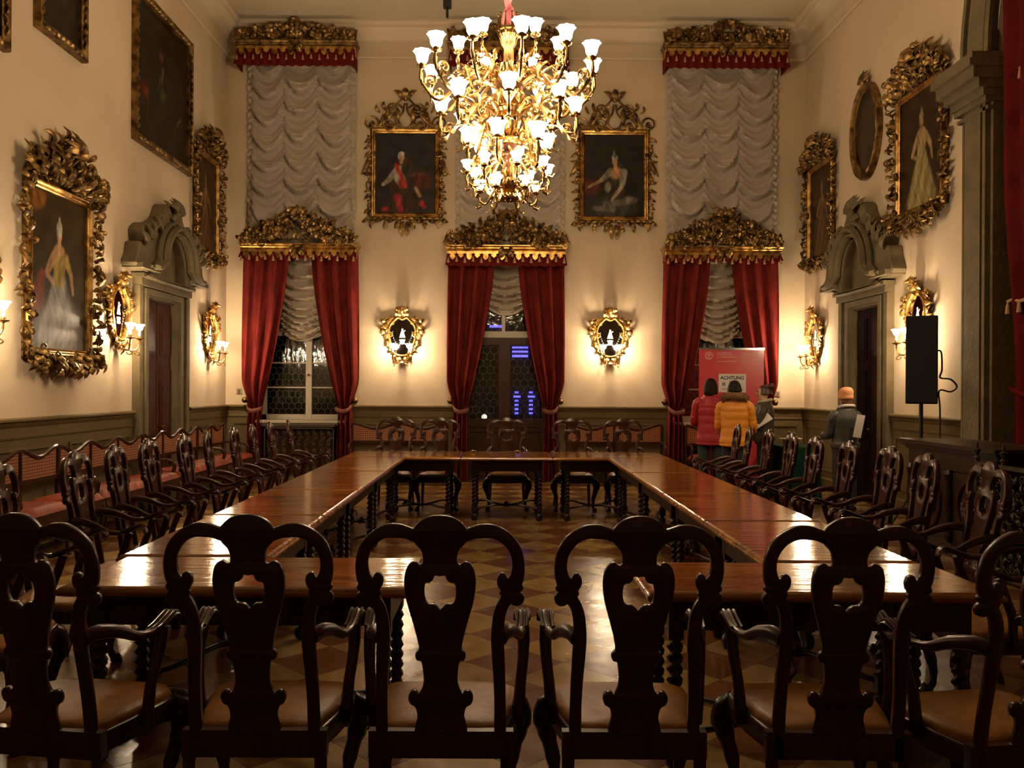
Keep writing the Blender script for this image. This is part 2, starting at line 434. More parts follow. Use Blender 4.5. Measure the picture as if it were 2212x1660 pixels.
holes = [[(c - WW, SILL), (c + WW, SILL), (c + WW, WT), (c - WW, WT)] for c in (WC[0], WC[2])]
b.plate(outer, holes, 0, .3, at_far); tag(b.build('wall_far', M['wall'], smooth=0), None, None, kind='structure')
b = MB(); b.box(XL - .3, XR + .3, YB - .3, YB, 0, CEIL); tag(b.build('wall_back', M['wall'], smooth=0), None, None, kind='structure')
LD = (left(310, 0)[0], left(375, 0)[0]); RD = (right(1905, 0)[0], right(1845, 0)[0]); DH = 2.80
b = MB(); o = [(YB, 0), (LD[0], 0), (LD[0], DH), (LD[1], DH), (LD[1], 0), (DF, 0), (DF, CEIL), (YB, CEIL)]
b.plate(o, [], 0, .3, lambda u, v, d: (XL - d, u, v)); tag(b.build('wall_left', M['wall'], smooth=0), None, None, kind='structure')
AY1, AR, AZ = 9.20, 2.85, 5.05
AC = AY1 - AR
b = MB()
o = [(YB, 0), (AC - AR, 0)] + [(p[0], p[1]) for p in arc(AC, AZ, AR, PI, 0, 28)] + [(AY1, 0), (RD[0], 0), (RD[0], DH), (RD[1], DH), (RD[1], 0), (DF, 0), (DF, CEIL + .0), (YB, CEIL)]
o = [(y, min(z, CEIL - .05) if z != CEIL else z) for y, z in o]
b.plate(o, [], 0, .3, lambda u, v, d: (XR + d, u, v)); tag(b.build('wall_right', M['wall'], smooth=0), None, None, kind='structure')
# deep reveal and back of the arched recess
b = MB()
b.box(XR + .3, XR + 1.5, AY1, AY1 + .3, 0, CEIL); b.box(XR + .3, XR + 1.5, AC - AR - .3, AC - AR, 0, CEIL)
b.box(XR + 1.5, XR + 1.7, AC - AR - .3, AY1 + .3, 0, CEIL); b.box(XR + .3, XR + 1.7, AC - AR - .3, AY1 + .3, CEIL, CEIL + .1)
tag(b.build('wall_recess', M['dado'], smooth=0), None, None, kind='structure')

# ceiling cornice: a stepped, curved profile swept round the room
prof = [(0.0, 7.30), (0.03, 7.30), (0.045, 7.33), (0.03, 7.36), (0.03, 7.40), (0.02, 7.42), (0.02, 7.57), (0.06, 7.58), (0.10, 7.60), (0.12, 7.63), (0.16, 7.66), (0.24, 7.70), (0.275, 7.74), (0.275, 7.79), (0.30, 7.80), (0.32, 7.83), (0.32, CEIL)]
b = MB()
def run(b, pts, prof, closed=True):
    n = len(pts); rows = []
    for i, (x, y, nx, ny) in enumerate(pts):
        rows.append([(x + nx * p, y + ny * p, z) for p, z in prof])
    for i in range(n if closed else n - 1):
        a = rows[i]; c = rows[(i + 1) % n]
        vs = a + c; m = len(prof)
        b.add(vs, [(k, k + 1, m + k + 1, m + k) for k in range(m - 1)])
run(b, [(XL, YB, 1, 1), (XR, YB, -1, 1), (XR, DF, -1, -1), (XL, DF, 1, -1)], prof)
tag(b.build('trim_1', M['cornice'], smooth=30), None, None, kind='structure')
# dado (painted wainscot) along the walls, with cap, bed mould, panel frames and plinth
dprof = [(0.0, 0.0), (0.05, 0.0), (0.05, 0.17), (0.035, 0.19), (0.02, 0.20), (0.02, 1.08), (0.03, 1.09), (0.035, 1.11), (0.02, 1.125), (0.02, 1.20), (0.035, 1.215), (0.05, 1.25), (0.075, 1.265), (0.075, 1.285), (0.06, 1.295), (0.0, 1.297)]
def dado(name, x0, y0, x1, y1, nx, ny):
    b = MB(); run(b, [(x0, y0, nx, ny), (x1, y1, nx, ny)], dprof, False)
    L = math.hypot(x1 - x0, y1 - y0); n = max(1, round(L / 1.7)); dx, dy = (x1 - x0) / L, (y1 - y0) / L
    for i in range(n):
        a, c = L * i / n + .12, L * (i + 1) / n - .12
        if c - a < .2: continue
        for (s0, s1, z0, z1) in ((a, c, .97, 1.0), (a, c, .30, .33), (a, a + .03, .33, .97), (c - .03, c, .33, .97)):
            xs = sorted((x0 + dx * s0 + nx * .018, x0 + dx * s1 + nx * .04)) if nx else sorted((x0 + dx * s0, x0 + dx * s1))
            ys = sorted((y0 + dy * s0 + ny * .018, y0 + dy * s1 + ny * .04)) if ny else sorted((y0 + dy * s0, y0 + dy * s1))
            if nx: xs = sorted((x0 + nx * .018, x0 + nx * .04))
            if ny: ys = sorted((y0 + ny * .018, y0 + ny * .04))
            b.box(xs[0], xs[1], ys[0], ys[1], z0, z1)
    tag(b.build(name, M['dado'], smooth=25), None, None, kind='structure')
LS = (left(283, 0)[0], left(403, 0)[0]); RS = (right(1930, 0)[0], right(1812, 0)[0])
dado('trim_2', XL, YB, XL, LS[0], 1, 0)
dado('trim_3', XL, LS[1], XL, DF, 1, 0)
dado('trim_4', XL, DF, WC[0] - WW - .05, DF, 0, -1)
dado('trim_5', WC[0] + WW + .05, DF, WC[1] - WW - .05, DF, 0, -1)
dado('trim_6', WC[1] + WW + .05, DF, WC[2] - WW - .05, DF, 0, -1)
dado('trim_7', WC[2] + WW + .05, DF, XR, DF, 0, -1)
dado('trim_8', XR, DF, XR, RS[1], -1, 0)
dado('trim_9', XR, RS[0], XR, 9.74, -1, 0)

# arch: pilaster, capital, archivolt
b = MB()
for (y0, y1, t, zz) in ((9.22, 9.73, .07, 4.72), (9.32, 9.64, .095, 4.715), (9.215, 9.27, .10, 4.71), (9.67, 9.70, .085, 4.705)):
    b.box(XR - t, XR + .02, y0, y1, 0, zz)
b.box(XR - .13, XR + .02, 9.205, 9.77, -.01, .35)
b.box(XR - .04, XR + .32, 9.17, 9.225, 0, 4.73)
tag(b.build('trim_10', M['stone'], smooth=0), None, None, kind='structure')
b = MB()
for (z0, z1, t) in ((4.62, 4.66, .10), (4.70, 4.76, .13), (4.76, 4.84, .16), (4.84, 4.93, .22), (4.93, 5.05, .29), (5.05, 5.13, .34), (5.13, 5.20, .31)):
    b.box(XR - t, XR + .32 + .05 * t, 9.20 - t * .35, 9.73 + t * .55, z0, z1)
tag(b.build('trim_11', M['stone'], smooth=0), None, None, kind='structure')
b = MB()
for (r0, r1, t) in ((AR - .02, AR + .52, .06), (AR + .10, AR + .42, .085), (AR - .02, AR + .06, .10), (AR + .46, AR + .52, .11)):
    o = [p for p in arc(AC, 5.2, r1, 0, PI, 40)] + [p for p in arc(AC, 5.2, r0, PI, 0, 40)]
    o = [(y, min(z, 7.28)) for y, z in o]
    b.plate(o, [], -.02, t, lambda u, v, d: (XR - d, u, v))
tag(b.build('trim_12', M['stone'], smooth=20), None, None, kind='structure')

# doors with carved stone surrounds. Local frame faces -Y; u = x, v = z
def ped_pts(px, py): return px, py
def stone_door(name, x, yc, rot, half, open_dark, sq):
    def squash(b): b.v = [(p[0], p[1], 3.02 + (p[2] - 3.02) * sq if p[2] > 3.02 else p[2]) for p in b.v]
    r = structure(name, loc=(x, yc, 0), rot=rot)
    b = MB(); hw = half
    for s in (-1, 1):
        b.box(min(s * hw, s * (hw + .36)), max(s * hw, s * (hw + .36)), -.06, .02, 0, 3.02)
        b.box(min(s * (hw + .05), s * (hw + .14)), max(s * (hw + .05), s * (hw + .14)), -.09, .004, -.012, 2.84)
        b.box(min(s * (hw + .26), s * (hw + .364)), max(s * (hw + .26), s * (hw + .364)), -.10, .003, -.01, 2.925)
        b.box(min(s * (hw - .015), s * (hw + .02)), max(s * (hw - .015), s * (hw + .02)), -.055, .28, -.014, DH + .01)
    b.box(-hw + .001, hw - .001, -.061, .019, DH - .002, 3.015); b.box(-hw - .14, hw + .14, -.092, .002, DH + .035, DH + .11)
    b.box(-hw - .37, hw + .37, -.13, .006, 2.93, 3.032); b.box(-hw - .41, hw + .41, -.17, .007, 3.028, 3.08)
    b.box(-hw - .005, hw + .005, .001, .28, DH - .018, DH + .004)
    b.build('stone_surround', M['stone'], r, smooth=0)
    # pediment body: swelling outline with arched recess
    W = hw + .62
    o = cat([(-W - .1, 3.20), (-W + .02, 3.12), (-W + .34, 3.10), (-W + .36, 3.02), (W - .36, 3.02), (W - .34, 3.10), (W - .02, 3.12), (W + .1, 3.20), (W + .02, 3.36), (W - .02, 3.52), (W - .14, 3.56), (W - .10, 3.72), (W - .26, 3.86), (W - .42, 3.88), (.44, 4.02), (.34, 4.14), (.22, 4.30), (-.22, 4.30), (-.34, 4.14), (-.44, 4.02), (-W + .42, 3.88), (-W + .26, 3.86), (-W + .10, 3.72), (-W + .14, 3.56), (-W + .02, 3.52), (-W - .02, 3.36)], 3)
    hole = [(-.44, 3.06)] + [(.0 - .44 * math.cos(a), 3.36 + .46 * math.sin(a)) for a in [PI * i / 14 for i in range(15)]] + [(.44, 3.06)]
    b = MB(); b.plate(o, [hole], -.20, 0.01, lambda u, v, d: (u, d, v), bev=.02)
    b.plate(cat([(-.5, 3.05), (.5, 3.05), (.5, 3.9), (-.5, 3.9)], 1), [], -.05, .01, lambda u, v, d: (u, d, v))
    # moulded arch hood, projecting
    for (rr, wd, out) in ((.50, .035, .26), (.57, .045, .30), (.66, .03, .25)):
        path = [(-rr * math.cos(PI * i / 20), -out, 3.32 + rr * 1.06 * math.sin(PI * i / 20)) for i in range(21)]
        path = [(-rr - .30, -out, 3.18), (-rr - .16, -out, 3.2)] + path + [(rr + .16, -out, 3.2), (rr + .30, -out, 3.18)]
        b.tube(path, wd, wd * 1.6, seg=6, nrm=(0, -1, 0))
    b.box(-W - .06, -.62, -.27, 0, 3.13, 3.20); b.box(.62, W + .06, -.27, 0, 3.13, 3.20)
    # scrolls and shell
    for s in (-1, 1):
        b.scroll(s * .16, 4.05, PI / 2 + s * .3, .13, 1.3, s, .045, .22)
        b.scroll(s * .40, 3.98, PI / 2 - s * .2, .11, 1.2, -s, .04, .20)
        b.scroll(s * (W - .2), 3.72, PI / 2, .13, 1.2, s, .05, .2)
        for k in range(4): b.leaf(s * (W - .16 - .1 * k), 3.50 + .09 * k, PI / 2 - s * (.9 - .2 * k), .26, .13, .19, .07, s * .8)
        b.leaf(s * .5, 3.78, PI / 2 - s * 1.0, .3, .12, .2, .06, s * .5)
    squash(b); b.build('stone_pediment', M['stone'], r, smooth=35)
    b = MB()
    for k in range(7):
        a = PI / 2 + (k - 3) * .33
        b.leaf(.03 * math.cos(a), 4.16 + .03 * math.sin(a), a, .26, .12, .16, .11, 0)
    b.ball((0, -.20, 4.17), .09, 8, 6); b.leaf(-.2, 4.22, PI * .55, .16, .1, .14, .06, .9); b.leaf(.2, 4.22, PI * .45, .16, .1, .14, .06, -.9)
    squash(b); b.build('shell_finial', M['stone'], r, smooth=35)
    b = MB(); dm = M['painted_dark'] if open_dark else M['door']  # right door: the dark of the open doorway is put into the leaf colour
    for s in (-1, 1):
        x0, x1 = sorted((s * .008, s * (hw - .005)))
        b.box(x0, x1, .04, .09, .02, DH - .02)
        for (z0, z1) in ((.2, .75), (.9, 1.9), (2.05, 2.65)):
            b.box(x0 + .09, x1 - .09, .02, .05, z0, z1); b.box(x0 + .13, x1 - .13, .005, .04, z0 + .04, z1 - .04)
    b.build('door_leaf', dm, r, smooth=0)
    b = MB(); b.tube([(.05, .05, 1.05), (.05, -.02, 1.05), (.14, -.025, 1.05)], .012, seg=8); b.lathe([(.022, 0), (.022, .01)], 10, (.05, .045, 1.05), axis='y'); b.build('door_handle', M['brass'], r)
    return r
stone_door('door_1', XL, (LD[0] + LD[1]) / 2, PI / 2, (LD[1] - LD[0]) / 2, False, .85)
stone_door('door_2', XR, (RD[0] + RD[1]) / 2, -PI / 2, (RD[1] - RD[0]) / 2, True, .97)
b = MB(); b.box(XL - .5, XL - .3, LD[0] - .5, LD[1] + .5, 0, 3); b.box(XR + .3, XR + .5, RD[0] - .3, RD[1] + .5, 0, 3); tag(b.build('wall_passage', M['painted_dark'], smooth=0), None, None, kind='structure')

# windows
def came(mb, x0, x1, z0, z1, y, s=.11):
    w = .004; row = 0; z = z0; hx = s; hz_ = s * .62
    while z < z1 + .01:
        x = x0 - (hx / 2 if row % 2 else 0); first = True
        while x < x1 - .001:
            def seg(p, q):
                if min(p[0], q[0]) < x0 - 1e-6 or max(p[0], q[0]) > x1 + 1e-6 or min(p[1], q[1]) < z0 - 1e-6 or max(p[1], q[1]) > z1 + 1e-6: return
                mb.tube([(p[0], y, p[1]), (q[0], y, q[1])], w, seg=4, cap=False)
            seg((x, z), (x, z + hz_)); seg((x, z + hz_), (x + hx / 2, z + hz_ * 1.5)); seg((x + hx / 2, z + hz_ * 1.5), (x + hx, z + hz_))
            x += hx
        z += hz_ * 1.5; row += 1
def casement(name, cx):
    r = structure(name, loc=(cx, DF + .18, 0)); b = MB()
    for (x0, x1, z0, z1, t) in ((-WW, -WW + .09, SILL, WT, .05), (WW - .09, WW, SILL, WT, .05), (-WW, WW, SILL, SILL + .09, .05), (-WW, WW, WT - .1, WT, .05), (-.05 + .09, .05 + .09, SILL, WT, .06), (-WW, WW, 2.50, 2.62, .07)):
        b.box(x0, x1, -t, .03, z0, z1)
    for (x0, x1) in ((-WW + .09, .04), (.14, WW - .09)):
        for z in (1.60, 2.03, 3.1, 3.6): b.box(x0, x1, -.025, .0, z - .012, z + .012)
    b.build('window_frame', M['white_wood'], r, smooth=0)
    b = MB(); b.box(-WW - .06, WW + .06, -.32, .03, SILL - .05, SILL); b.box(-WW - .03, WW + .03, -.28, .0, SILL - .09, SILL - .05); b.build('window_sill', M['white_wood'], r, smooth=0)
    for (x0, x1) in ((-WW + .09, .04), (.14, WW - .09)):
        b = MB(); b.box(x0, x1, .0, .006, SILL + .09, 2.5); b.box(x0, x1, .0, .006, 2.62, WT - .1); p = b.build('pane', M['glass'], r, smooth=0)
        b = MB(); came(b, x0, x1, 2.05, 2.48, -.006); came(b, x0, x1, 1.14, 2.0, -.006); b.build('lead_came', M['lead'], p, smooth=0)
    b = MB(); b.ball((.09, -.08, 1.82), .022, 8, 6); b.build('window_latch', M['bronze'], r)
    return r
casement('window_1', WC[0]); casement('window_3', WC[2])
# balcony door in the middle
r = structure('window_2', loc=(WC[1], DF + .18, 0)); b = MB()
b.box(-WW, WW, -.05, .03, 2.49, 2.60); b.box(-.03 - .04, .03 - .04, -.05, .03, 2.6, WT); b.box(-WW, -WW + .07, -.04, .03, 2.6, WT); b.box(WW - .07, WW, -.04, .03, 2.6, WT); b.box(-WW, WW, -.04, .03, 2.98, 3.03); b.box(-WW, WW, -.04, .03, WT - .08, WT)
b.build('window_frame', M['white_wood'], r, smooth=0)
b = MB(); b.box(-WW + .07, WW - .07, .0, .006, 2.6, WT - .08); p = b.build('pane', M['glass'], r, smooth=0)
b = MB(); came(b, -WW + .07, WW - .07, 2.62, 2.96, -.006, .14); b.build('lead_came', M['lead'], p, smooth=0)
for (x0, x1) in ((-WW, -.02), (-.02, WW)):
    b = MB(); sgn = 1 if x0 > -.1 else -1; t0 = .10
    a, c = x0 + t0, x1 - t0
    b.box(x0, a, -.05, .02, .0, 2.49); b.box(c, x1, -.05, .02, 0, 2.49); b.box(a, c, -.05, .02, 2.36, 2.49); b.box(a, c, -.05, .02, .0, .14); b.box(a, c, -.05, .02, .92, 1.07); b.box(a, c, -.03, .0, .14, .92)
    b.box(a + .05, c - .05, -.045, 0, .2, .78); b.box(a + .02, c - .02, -.055, 0, .84, .86)
    lf = b.build('door_leaf', M['oak'], r, smooth=0)
    b = MB(); b.box(a, c, .0, .006, 1.07, 2.36); b.build('pane', M['glass'], lf, smooth=0)
    b = MB(); came(b, a, c, 1.07, 2.36, -.008, .125); b.build('lead_came', M['lead'], lf, smooth=0)
# night outside: dark facade with blue-lit louvred openings, street lamp
bl = []
r = thing('illuminated_facade', 'dark night facade with blue lit louvres seen through the balcony door', 'building', (0, 22, 0))
b = MB(); b.box(-9, 9, 0, .3, -1, 9); b.build('facade_wall', mat('night_facade', (.02, .02, .018), .9), r, smooth=0)
def outside(px, py): return ((px - 1082) * 22 / F, H + (hz(px) - py) * 22 / F)
def bluebar(px0, py0, px1, py1):
    x0, z1 = outside(px0, py0); x1, z0 = outside(px1, py1)
    b = MB(); b.box(x0, x1, -.06, 0, z0, z1); b.build('blue_light_strip', M['blue_light'], r, smooth=0)
for a in ((1057, 703, 1084, 708), (1106, 749, 1140, 753), (1106, 758, 1140, 762), (1106, 767, 1140, 772)): bluebar(*a)
for x in (1112, 1143):
    for k in range(6): bluebar(x + (0 if k != 1 else -3), 846 + k * 9, x + (8 if k != 1 else 13), 850 + k * 9)
b = MB(); x, z = outside(1047, 900); b.ball((x, -.3, z), .07, 10, 8); b.build('lamp_globe', M['street_light'], r)
# exterior ground outside
b = MB(); b.box(-12, 12, DF + .3, 24, -1.2, -1.0); tag(b.build('floor_outside', M['painted_dark'], smooth=0), None, None, kind='structure')
# ================================================================ carved ornament
def mirror_ops(ops, mb):
    for op in ops:
        k = op[0]
        if k == 'l':
            _, x, z, a, L, W, o, li, be = op
            mb.leaf(x, z, a, L, W, o, li, be)
            if abs(x) > .012 or abs(math.cos(a)) > .1: mb.leaf(-x, z, PI - a, L, W, o, li, -be)
        else:
            _, x, z, a, R, t, d, w_, o = op
            mb.scroll(x, z, a, R, t, d, w_, o); mb.scroll(-x, z, PI - a, R, t, -d, w_, o)
def rect_frame(mb, w_, h_, prof, y=0):
    """mitred moulding, inner size w x h, profile (outward, towards the room)"""
    rows = []
    for (sx, sz) in ((-1, -1), (1, -1), (1, 1), (-1, 1)):
        rows.append([(sx * (w_ / 2 + p), y - d, sz * (h_ / 2 + p)) for p, d in prof])
    m = len(prof)
    for i in range(4):
        a, c = rows[i], rows[(i + 1) % 4]
        mb.add(a + c, [(k, k + 1, m + k + 1, m + k) for k in range(m - 1)])
def paint_canvas(w_, h_, bg, ops, parent, nx=78, seed=0, name='canvas', shape=None):
    ny = max(8, int(nx * h_ / w_)); rnd = random.Random(seed)
    b = MB(); b.grid(lambda u, v: ((u - .5) * w_, -.012, (v - .5) * h_), nx, ny)
    o = b.build(name, M['paint'], parent, smooth=0)
    me = o.data; at = me.color_attributes.new('paint', 'FLOAT_COLOR', 'POINT')
    ph = [rnd.random() * 6 for _ in range(6)]
    for i, v in enumerate(me.vertices):
        u, q = v.co.x / w_ + .5, v.co.z / h_ + .5
        c = list(bg(u, q) if callable(bg) else bg)
        nse = 1 + .18 * math.sin(u * 17 + ph[0] + 3 * math.sin(q * 9 + ph[1])) + .12 * math.sin(q * 37 + ph[2] + 5 * u)
        c = [x * nse for x in c]
        asp = h_ / w_
        for op in ops:
            if op[0] == 'e':
                _, cx, cy, rx, ry, an, col, so = op
                dx, dy = (u - cx), (q - cy) * asp
                ca, sa = math.cos(an), math.sin(an)
                d = math.hypot((dx * ca + dy * sa) / rx, (-dx * sa + dy * ca) / (ry * asp)); k = sstep((1 + so - d) / (2 * so))
            else:
                _, x0, y0, x1, y1, r0, r1, col, so = op
                ax, ay, bx, by = x0, y0 * asp, x1, y1 * asp; px, py = u, q * asp
                L2 = (bx - ax) ** 2 + (by - ay) ** 2 or 1e-9; t = max(0, min(1, ((px - ax) * (bx - ax) + (py - ay) * (by - ay)) / L2))
                d = math.hypot(px - ax - t * (bx - ax), py - ay - t * (by - ay)) / lerp(r0, r1, t); k = sstep((1 + so - d) / (2 * so))
            fold = 1 + .28 * math.sin(u * 62 + 5 * math.sin(q * 11 + ph[3]) + ph[4]) * math.sin(q * 23 + u * 14) + .22 * math.sin(u * 31 - q * 17 + ph[5]); c = [lerp(p, s_ * fold, k) for p, s_ in zip(c, col)]
        at.data[i].color = (*[max(0, x) for x in c], 1)
    return o
SK = (.42, .25, .13)
# ---------------------------------------------------------------- rococo picture frames
def rococo_border(mb, w_, h_, band, seed, dens=.082):
    rnd = random.Random(seed); ops = []
    rect_frame(mb, w_ + .02, h_ + .02, [(0, 0), (0, .02), (band * .3, .02), (band * .3, 0)])
    n = int(h_ / dens)
    for i in range(n + 1):
        z = -h_ / 2 + h_ * i / n; x = w_ / 2 + band * .35
        for k in range(2):
            ops.append(('l', x + rnd.uniform(-.03, .05) * band * 8, z + rnd.uniform(-.03, .03), rnd.uniform(-1.3, 1.5), rnd.uniform(.5, .85) * band, rnd.uniform(.28, .42) * band, rnd.uniform(.02, .08), rnd.uniform(.03, .08), rnd.uniform(-1.6, 1.6)))
        if i % 3 == 0: ops.append(('s', x, z, rnd.uniform(.6, 1.8), band * .42, 1.2, rnd.choice((-1, 1)), .016, .06))
    for i in range(int(w_ / 2 / dens) + 1):
        x = w_ / 2 * i / (w_ / 2 / dens)
        for s in (-1, 1):
            ops.append(('l', x, s * (h_ / 2 + band * .3), s * rnd.uniform(.5, 2.2), rnd.uniform(.5, .9) * band, .42 * band, rnd.uniform(.02, .07), .06, rnd.uniform(-1.5, 1.5)))
    mirror_ops(ops, mb)
def rococo_cluster(mb, z0, env, half, seed, n=46, out=.05, size=.2, up=1):
    """leaf and scroll mass rising (up=1) or hanging (up=-1) from z0; env(x) = height at x"""
    rnd = random.Random(seed); ops = []
    for i in range(n):
        x = half * (rnd.random() ** .85); h = env(x); t = rnd.random()
        z = z0 + up * h * t * .82; a = math.atan2(up * (h * t + .25), x * 1.1) + rnd.uniform(-.7, .7)
        L = size * rnd.uniform(.6, 1.15)
        ops.append(('l', x, z, a, L, L * rnd.uniform(.38, .55), out + rnd.uniform(0, .07), rnd.uniform(.03, .09), rnd.uniform(-2, 2)))
    for i in range(max(4, n // 7)):
        x = half * (i + .6) / max(4, n // 7); h = env(x)
        ops.append(('s', x, z0 + up * h * rnd.uniform(.15, .65), rnd.uniform(0, 2) * up, size * .42, 1.35, rnd.choice((-1, 1)), size * .085, out + .05))
    mirror_ops(ops, mb)
GOLD_PROF = [(0.0, .0), (0.0, .035), (.012, .05), (.02, .04), (.035, .045), (.05, .065), (.065, .07), (.075, .055), (.085, .03), (.085, 0)]
def carved_portrait(name, label, loc, rot, w_, h_, crest_h, drop_h, band, seed, bg, ops, m='old_gold', group=None, crest_n=58, tilt=0.0):
    r = thing(name, label, 'painting', loc, rot, group)
    if tilt: r.rotation_euler[0] = 0
    b = MB(); rect_frame(b, w_, h_, GOLD_PROF); b.box(-w_ / 2 - .05, w_ / 2 + .05, -.008, .0, -h_ / 2 - .05, h_ / 2 + .05); b.build('inner_frame', M['gold'], r, smooth=30)
    paint_canvas(w_, h_, bg, ops, r, seed=seed)
    b = MB(); rococo_border(b, w_ + .12, h_ + .1, band, seed); b.build('carved_border', M[m], r)
    half = w_ / 2 + band
    b = MB(); env = lambda x: crest_h * (1 - .62 * (x / half) ** 1.5) * (1 + .1 * math.sin(x * 19))
    rococo_cluster(b, h_ / 2 + .06, env, half * .95, seed + 1, int(crest_n * 1.7), .05, band * .85)
    for k in range(7):
        a = PI / 2 + (k - 3) * .42; b.leaf(0, h_ / 2 + crest_h * .72, a, crest_h * .36, .10, .14, .10, (k - 3) * .3)
    b.build('carved_crest', M[m], r)
    b = MB(); env2 = lambda x: drop_h * (1 - .75 * (x / half) ** 1.3)
    rococo_cluster(b, -h_ / 2 - .05, env2, half * .92, seed + 2, int(crest_n * .95), .05, band * .8, -1)
    b.leaf(0, -h_ / 2 - drop_h * .65, -PI / 2, drop_h * .45, .12, .1, .06, 0); b.build('carved_apron', M[m], r)
    return r
def lady_ops(gown, bodice, hair=(.45, .42, .36), cx=.5, sk=SK, extra=()):
    return [('c', cx, .08, cx, .42, .34, .13, gown, .18), ('c', cx - .12, .05, cx + .02, .40, .2, .1, tuple(c * 1.25 for c in gown), .3),
            ('c', cx, .46, cx, .60, .085, .125, bodice, .15), ('c', cx - .1, .60, cx - .22, .48, .05, .035, sk, .3), ('c', cx - .22, .48, cx - .10, .42, .03, .02, sk, .3),
            ('c', cx + .12, .60, cx + .22, .50, .05, .03, bodice, .3), ('c', cx + .22, .50, cx + .26, .38, .03, .02, sk, .3),
            ('e', cx, .645, .085, .035, 0, sk, .2), ('c', cx, .66, cx, .70, .03, .03, sk, .2), ('e', cx, .745, .048, .042, 0, sk, .12), ('e', cx, .785, .05, .05, 0, hair, .2), ('c', cx, .80, cx, .86, .035, .012, hair, .3)] + list(extra)
DARKBG = lambda u, v: (.020 + .02 * v, .015 + .010 * v, .008)
# left wall: the big gilded portrait, then the narrow one near the corner
(yA, z0) = left(70, 760); Yc = 9.42
carved_portrait('carved_portrait', 'large gilded rococo portrait of a lady in blue-grey gown on the left wall', (XL, 9.28, 2.83), PI / 2, 1.16, 1.64, .62, .28, .20, 11,
                DARKBG, lady_ops((.20, .205, .20), (.30, .22, .06), extra=(('c', .12, .30, .2, .46, .12, .06, (.16, .035, .015), .3), ('c', .3, .1, .5, .12, .2, .3, (.30, .29, .27), .4), ('e', .12, .93, .14, .06, .4, (.25, .10, .02), .4))))
carved_portrait('carved_portrait', 'smaller gilded rococo portrait on the left wall beside the far corner', (XL, 13.86, 4.55), PI / 2, .88, 1.42, .48, .26, .16, 12,
                lambda u, v: (.055, .028, .012), lady_ops((.10, .05, .02), (.17, .075, .022), hair=(.16, .10, .05), sk=(.24, .12, .05)))
# right wall
carved_portrait('carved_portrait', 'gilded portrait of a lady in pale gown on right wall, beside the stone pilaster', (XR, 10.80, 4.64), -PI / 2, 1.06, 1.42, .52, .34, .17, 13,
                lambda u, v: (.035, .020, .010), lady_ops((.26, .21, .09), (.30, .23, .11), hair=(.30, .22, .12), sk=(.36, .23, .12)))
carved_portrait('carved_portrait', 'smaller brown gilded portrait on the right wall beside the far corner', (XR, 14.15, 4.55), -PI / 2, .92, 1.42, .50, .26, .16, 14,
                lambda u, v: (.050, .026, .012), lady_ops((.09, .045, .016), (.13, .06, .02), hair=(.20, .12, .05), sk=(.22, .11, .05)))
